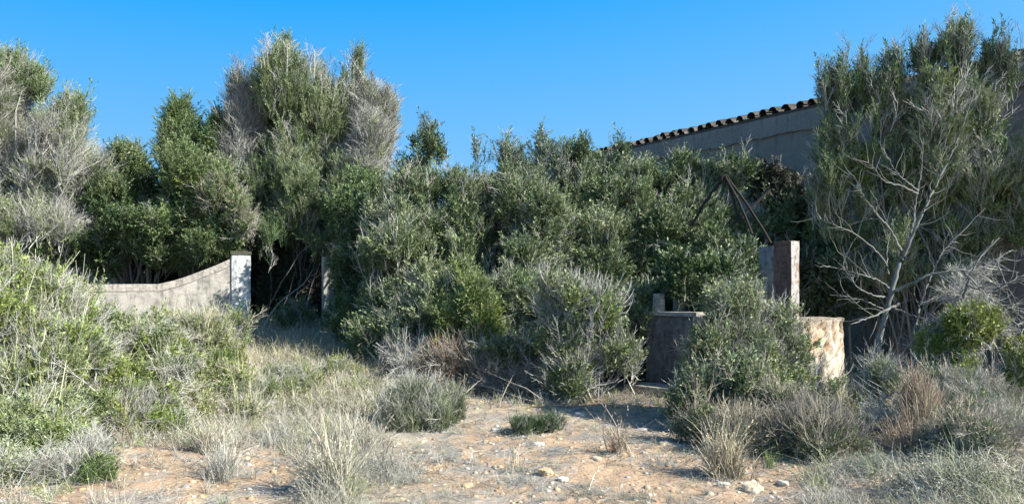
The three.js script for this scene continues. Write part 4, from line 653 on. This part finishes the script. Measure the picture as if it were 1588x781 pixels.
tuft(803, 748, 0.20, 0.10, GA, 'small rounded grey tuft alone in the sandy clearing', 9, 'arch', 20);
tuft(798, 735, 0.50, 0.03, SA, 'few thin upright straw stems rising from the small grey tuft', 10, 'grass', 2);
tuft(962, 705, 0.50, 0.05, TR, 'thin brown dry stalks standing alone near the hedge shadow', 11, 'grass', 7);
tuft(1130, 738, 0.62, 0.13, [T.tan, T.straw], 'upright tan grass clump at the foot of the well bush', 12, 'grass', 34);
tuft(1192, 725, 0.22, 0.07, [T.lime, T.mid], 'small fresh green tuft under the right of the well bush', 13, 'grass', 10);
tuft(983, 778, 0.14, 0.14, [T.blue, T.grey], 'low blue-green tuft at the bottom of the clearing', 14, 'arch', 20);
tuft(915, 768, 0.12, 0.12, [T.blue, T.grey], 'low grey-green tuft at the bottom left of the blue-green one', 15, 'arch', 16);
tuft(1490, 778, 0.52, 0.34, [T.ash, T.pale], 'large pale grey grass clump at the bottom right', 16, 'arch', 66);
tuft(1436, 772, 0.34, 0.16, [T.ash, T.tan], 'shaded grass clump left of the large pale grey one', 17, 'grass', 14);
tuft(1560, 765, 0.50, 0.26, [T.ash, T.straw], 'grey grass clump in the bottom right corner', 18, 'arch', 40);
tuft(1350, 735, 0.34, 0.26, [T.grey, T.blue], 'dull grass clump in the deep shadow below the dead tree', 19, 'arch', 30);
tuft(1290, 778, 0.22, 0.26, GA, 'low shaded grass at the bottom right of the flat tan stone', 20, 'arch', 30);
tuft(680, 640, 0.55, 0.14, [T.tan, T.red], 'pinkish dry stalks standing behind the grey-green broom', 21, 'grass', 16);
tuft(410, 560, 0.55, 0.35, SA, 'straw clump at the foot of the whitish gate post', 22, 'grass', 60);

// leaning pole and fallen sticks
{
  reseed(88);
  const stick = (name, pts, r, tone, label) => { const P = new THREE.CatmullRomCurve3(pts.map((q) => at(...q))).getPoints(14), o = P[0].clone(), m = new MB(); m.tube(P.map((p) => p.sub(o).add(rdir().multiplyScalar(0.006))), r, 6, (u, p) => { const g = 0.9 + 0.4 * noise(p.x * 9, p.y * 9, p.z * 9); return tone.map((v) => v * g); }); const k = put(name, m.geo(true), M.bark); k.position.copy(o); tag(k, label, 'stick', 'loose sticks'); };
  stick('leaning_stick', [[606, 588, 11.6], [572, 545, 12.1], [540, 503, 12.6]], 0.022, T.straw, 'straight pale stick leaning into the dark foot of the hedge');
  stick('fallen_stick', [[1260, 742, 6.5], [1278, 728, 6.7], [1308, 716, 6.9]], 0.012, T.ash, 'thin pale fallen stick at the shaded foot of the well bush');
  stick('fallen_stick', [[880, 640, 9.8], [905, 632, 10.1], [945, 640, 9.9]], 0.014, T.ash, 'curved pale stick lying at the shaded foot of the yellow-green shrub');
  stick('fallen_stick', [[400, 520, 15.2], [432, 470, 15.6], [472, 438, 15.9], [486, 415, 15.9]], 0.016, T.grey, 'bare forked shoot slanting across the dark gate opening');
}

// ---------------------------------------------------------------- ground cover nobody could count
{
  reseed(404); const list = [], arch = [], lit = [];
  for (let k = 0; k < 16000; k++) {
    const d = 5.2 + 12.5 * Math.pow(rnd(), 1.3), px = R(-80, 1670), x = (px - W / 2) / F * d, z = -d, n = fbm(x * 0.9 + 2, z * 0.9, 5);
    const clear = smooth(600, 760, px) * smooth(1280, 1120, px) * smooth(10.2, 9.0, d), patch = smooth(130, 200, px) * smooth(520, 440, px) * smooth(7.6, 7.1, d);
    if (rnd() < Math.max(clear * (n > 0.06 ? 0.45 : 0.93), patch * 0.95)) continue;
    const leftSide = smooth(660, 560, px); if (n < R(-0.4, 0.25) - 0.5 * leftSide) continue;
    if (px < 180 && d < 7.6 && rnd() < 0.85) continue;
    if (px > 1290 && px < 1410 && d < 6.8 && rnd() < 0.6) continue;
    const bank = smooth(9, 11, d) * smooth(660, 560, px), t = rnd(), g = R(0.75, 1.15), tone = t < 0.45 ? mix3(T.ash, T.straw, Math.max(bank, 0.4)) : t < 0.68 ? mix3(T.grey, T.straw, bank) : t < 0.84 ? T.tan : t < 0.94 ? T.pale : T.lime;
    (rnd() < 0.5 ? list : arch).push({ p: V(x, gy(x, z) - 0.01, z), dir: V(gauss() * 0.3, 1, gauss() * 0.3).normalize(), len: (px > 560 && px < 1250 && d < 10 ? 0.10 : lerp(0.20, 0.24, leftSide)) * R(0.4, 1.5), wide: R(1, 1.6), roll: R(0, 6.3), col: tone.map((v) => v * g) });
  }
  for (let k = 0; k < 3600; k++) {       // the straw bank below the gate
    const d = R(9.5, 16.2), px = R(360, 660) - 12 * (d - 10), x = (px - W / 2) / F * d, z = -d; if (noise(x * 1.4, z * 1.4, 3) < R(-0.5, 0.1)) continue; const g = R(0.75, 1.15);
    (rnd() < 0.6 ? list : arch).push({ p: V(x, gy(x, z) - 0.01, z), dir: V(gauss() * 0.35, 1, gauss() * 0.35).normalize(), len: 0.34 * R(0.5, 1.4), wide: R(1, 1.5), roll: R(0, 6.3), col: mix3(T.straw, rnd() < 0.2 ? T.yellow : T.ash, rnd()).map((v) => v * g) });
  }
  tag(scatter('dry_grass', 'grass', list, scene), 'short pale dry grass covering the ground between the shrubs', null, null, 'stuff');
  tag(scatter('dead_grass', 'arch', arch, scene), 'matted grey dead grass lying over the ground', null, null, 'stuff');
  for (let k = 0; k < 10000; k++) {
    const d = 5.2 + 7 * rnd(), px = R(-60, 1650), x = (px - W / 2) / F * d, z = -d, n = fbm(x * 1.3 + 9, z * 1.3, 1);
    if (n < R(-0.25, 0.25) + 0.06) continue; const g = R(0.7, 1.2), a = R(0, 6.283);
    lit.push({ p: V(x, gy(x, z) + 0.008, z), dir: V(Math.cos(a), R(-0.02, 0.22), Math.sin(a)).normalize(), len: R(0.06, 0.26), roll: R(0, 6.3), col: mix3(T.ash, T.bark, rnd() * 0.8).map((v) => v * g) });
  }
  tag(scatter('twig_litter', 'twig', lit, scene), 'fallen twigs and plant litter strewn over the sand', null, null, 'stuff');
  // scrub far behind, one mass
  const far = [];
  for (let k = 0; k < 7000; k++) { const d = R(21, 32), px = R(-500, 2100), x = (px - W / 2) / F * d, top = 2.1 + 1.2 * fbm(x * 0.4, d * 0.4, 8); far.push({ p: V(x, Math.max(0, top * rnd()) + gy(x, -d), -d), dir: rdir().add(V(0, 0.9, 0)).normalize(), len: R(0.5, 0.9), roll: R(0, 6.3), col: mix3(T.mid, T.deep, rnd()) }); }
  tag(scatter('background_scrub', 'small', far, scene), 'mass of dark green scrub beyond the garden', null, null, 'stuff');
}

scene.traverse((o) => { if (o.isMesh) o.castShadow = o.receiveShadow = true; });
renderer.render(scene, camera);
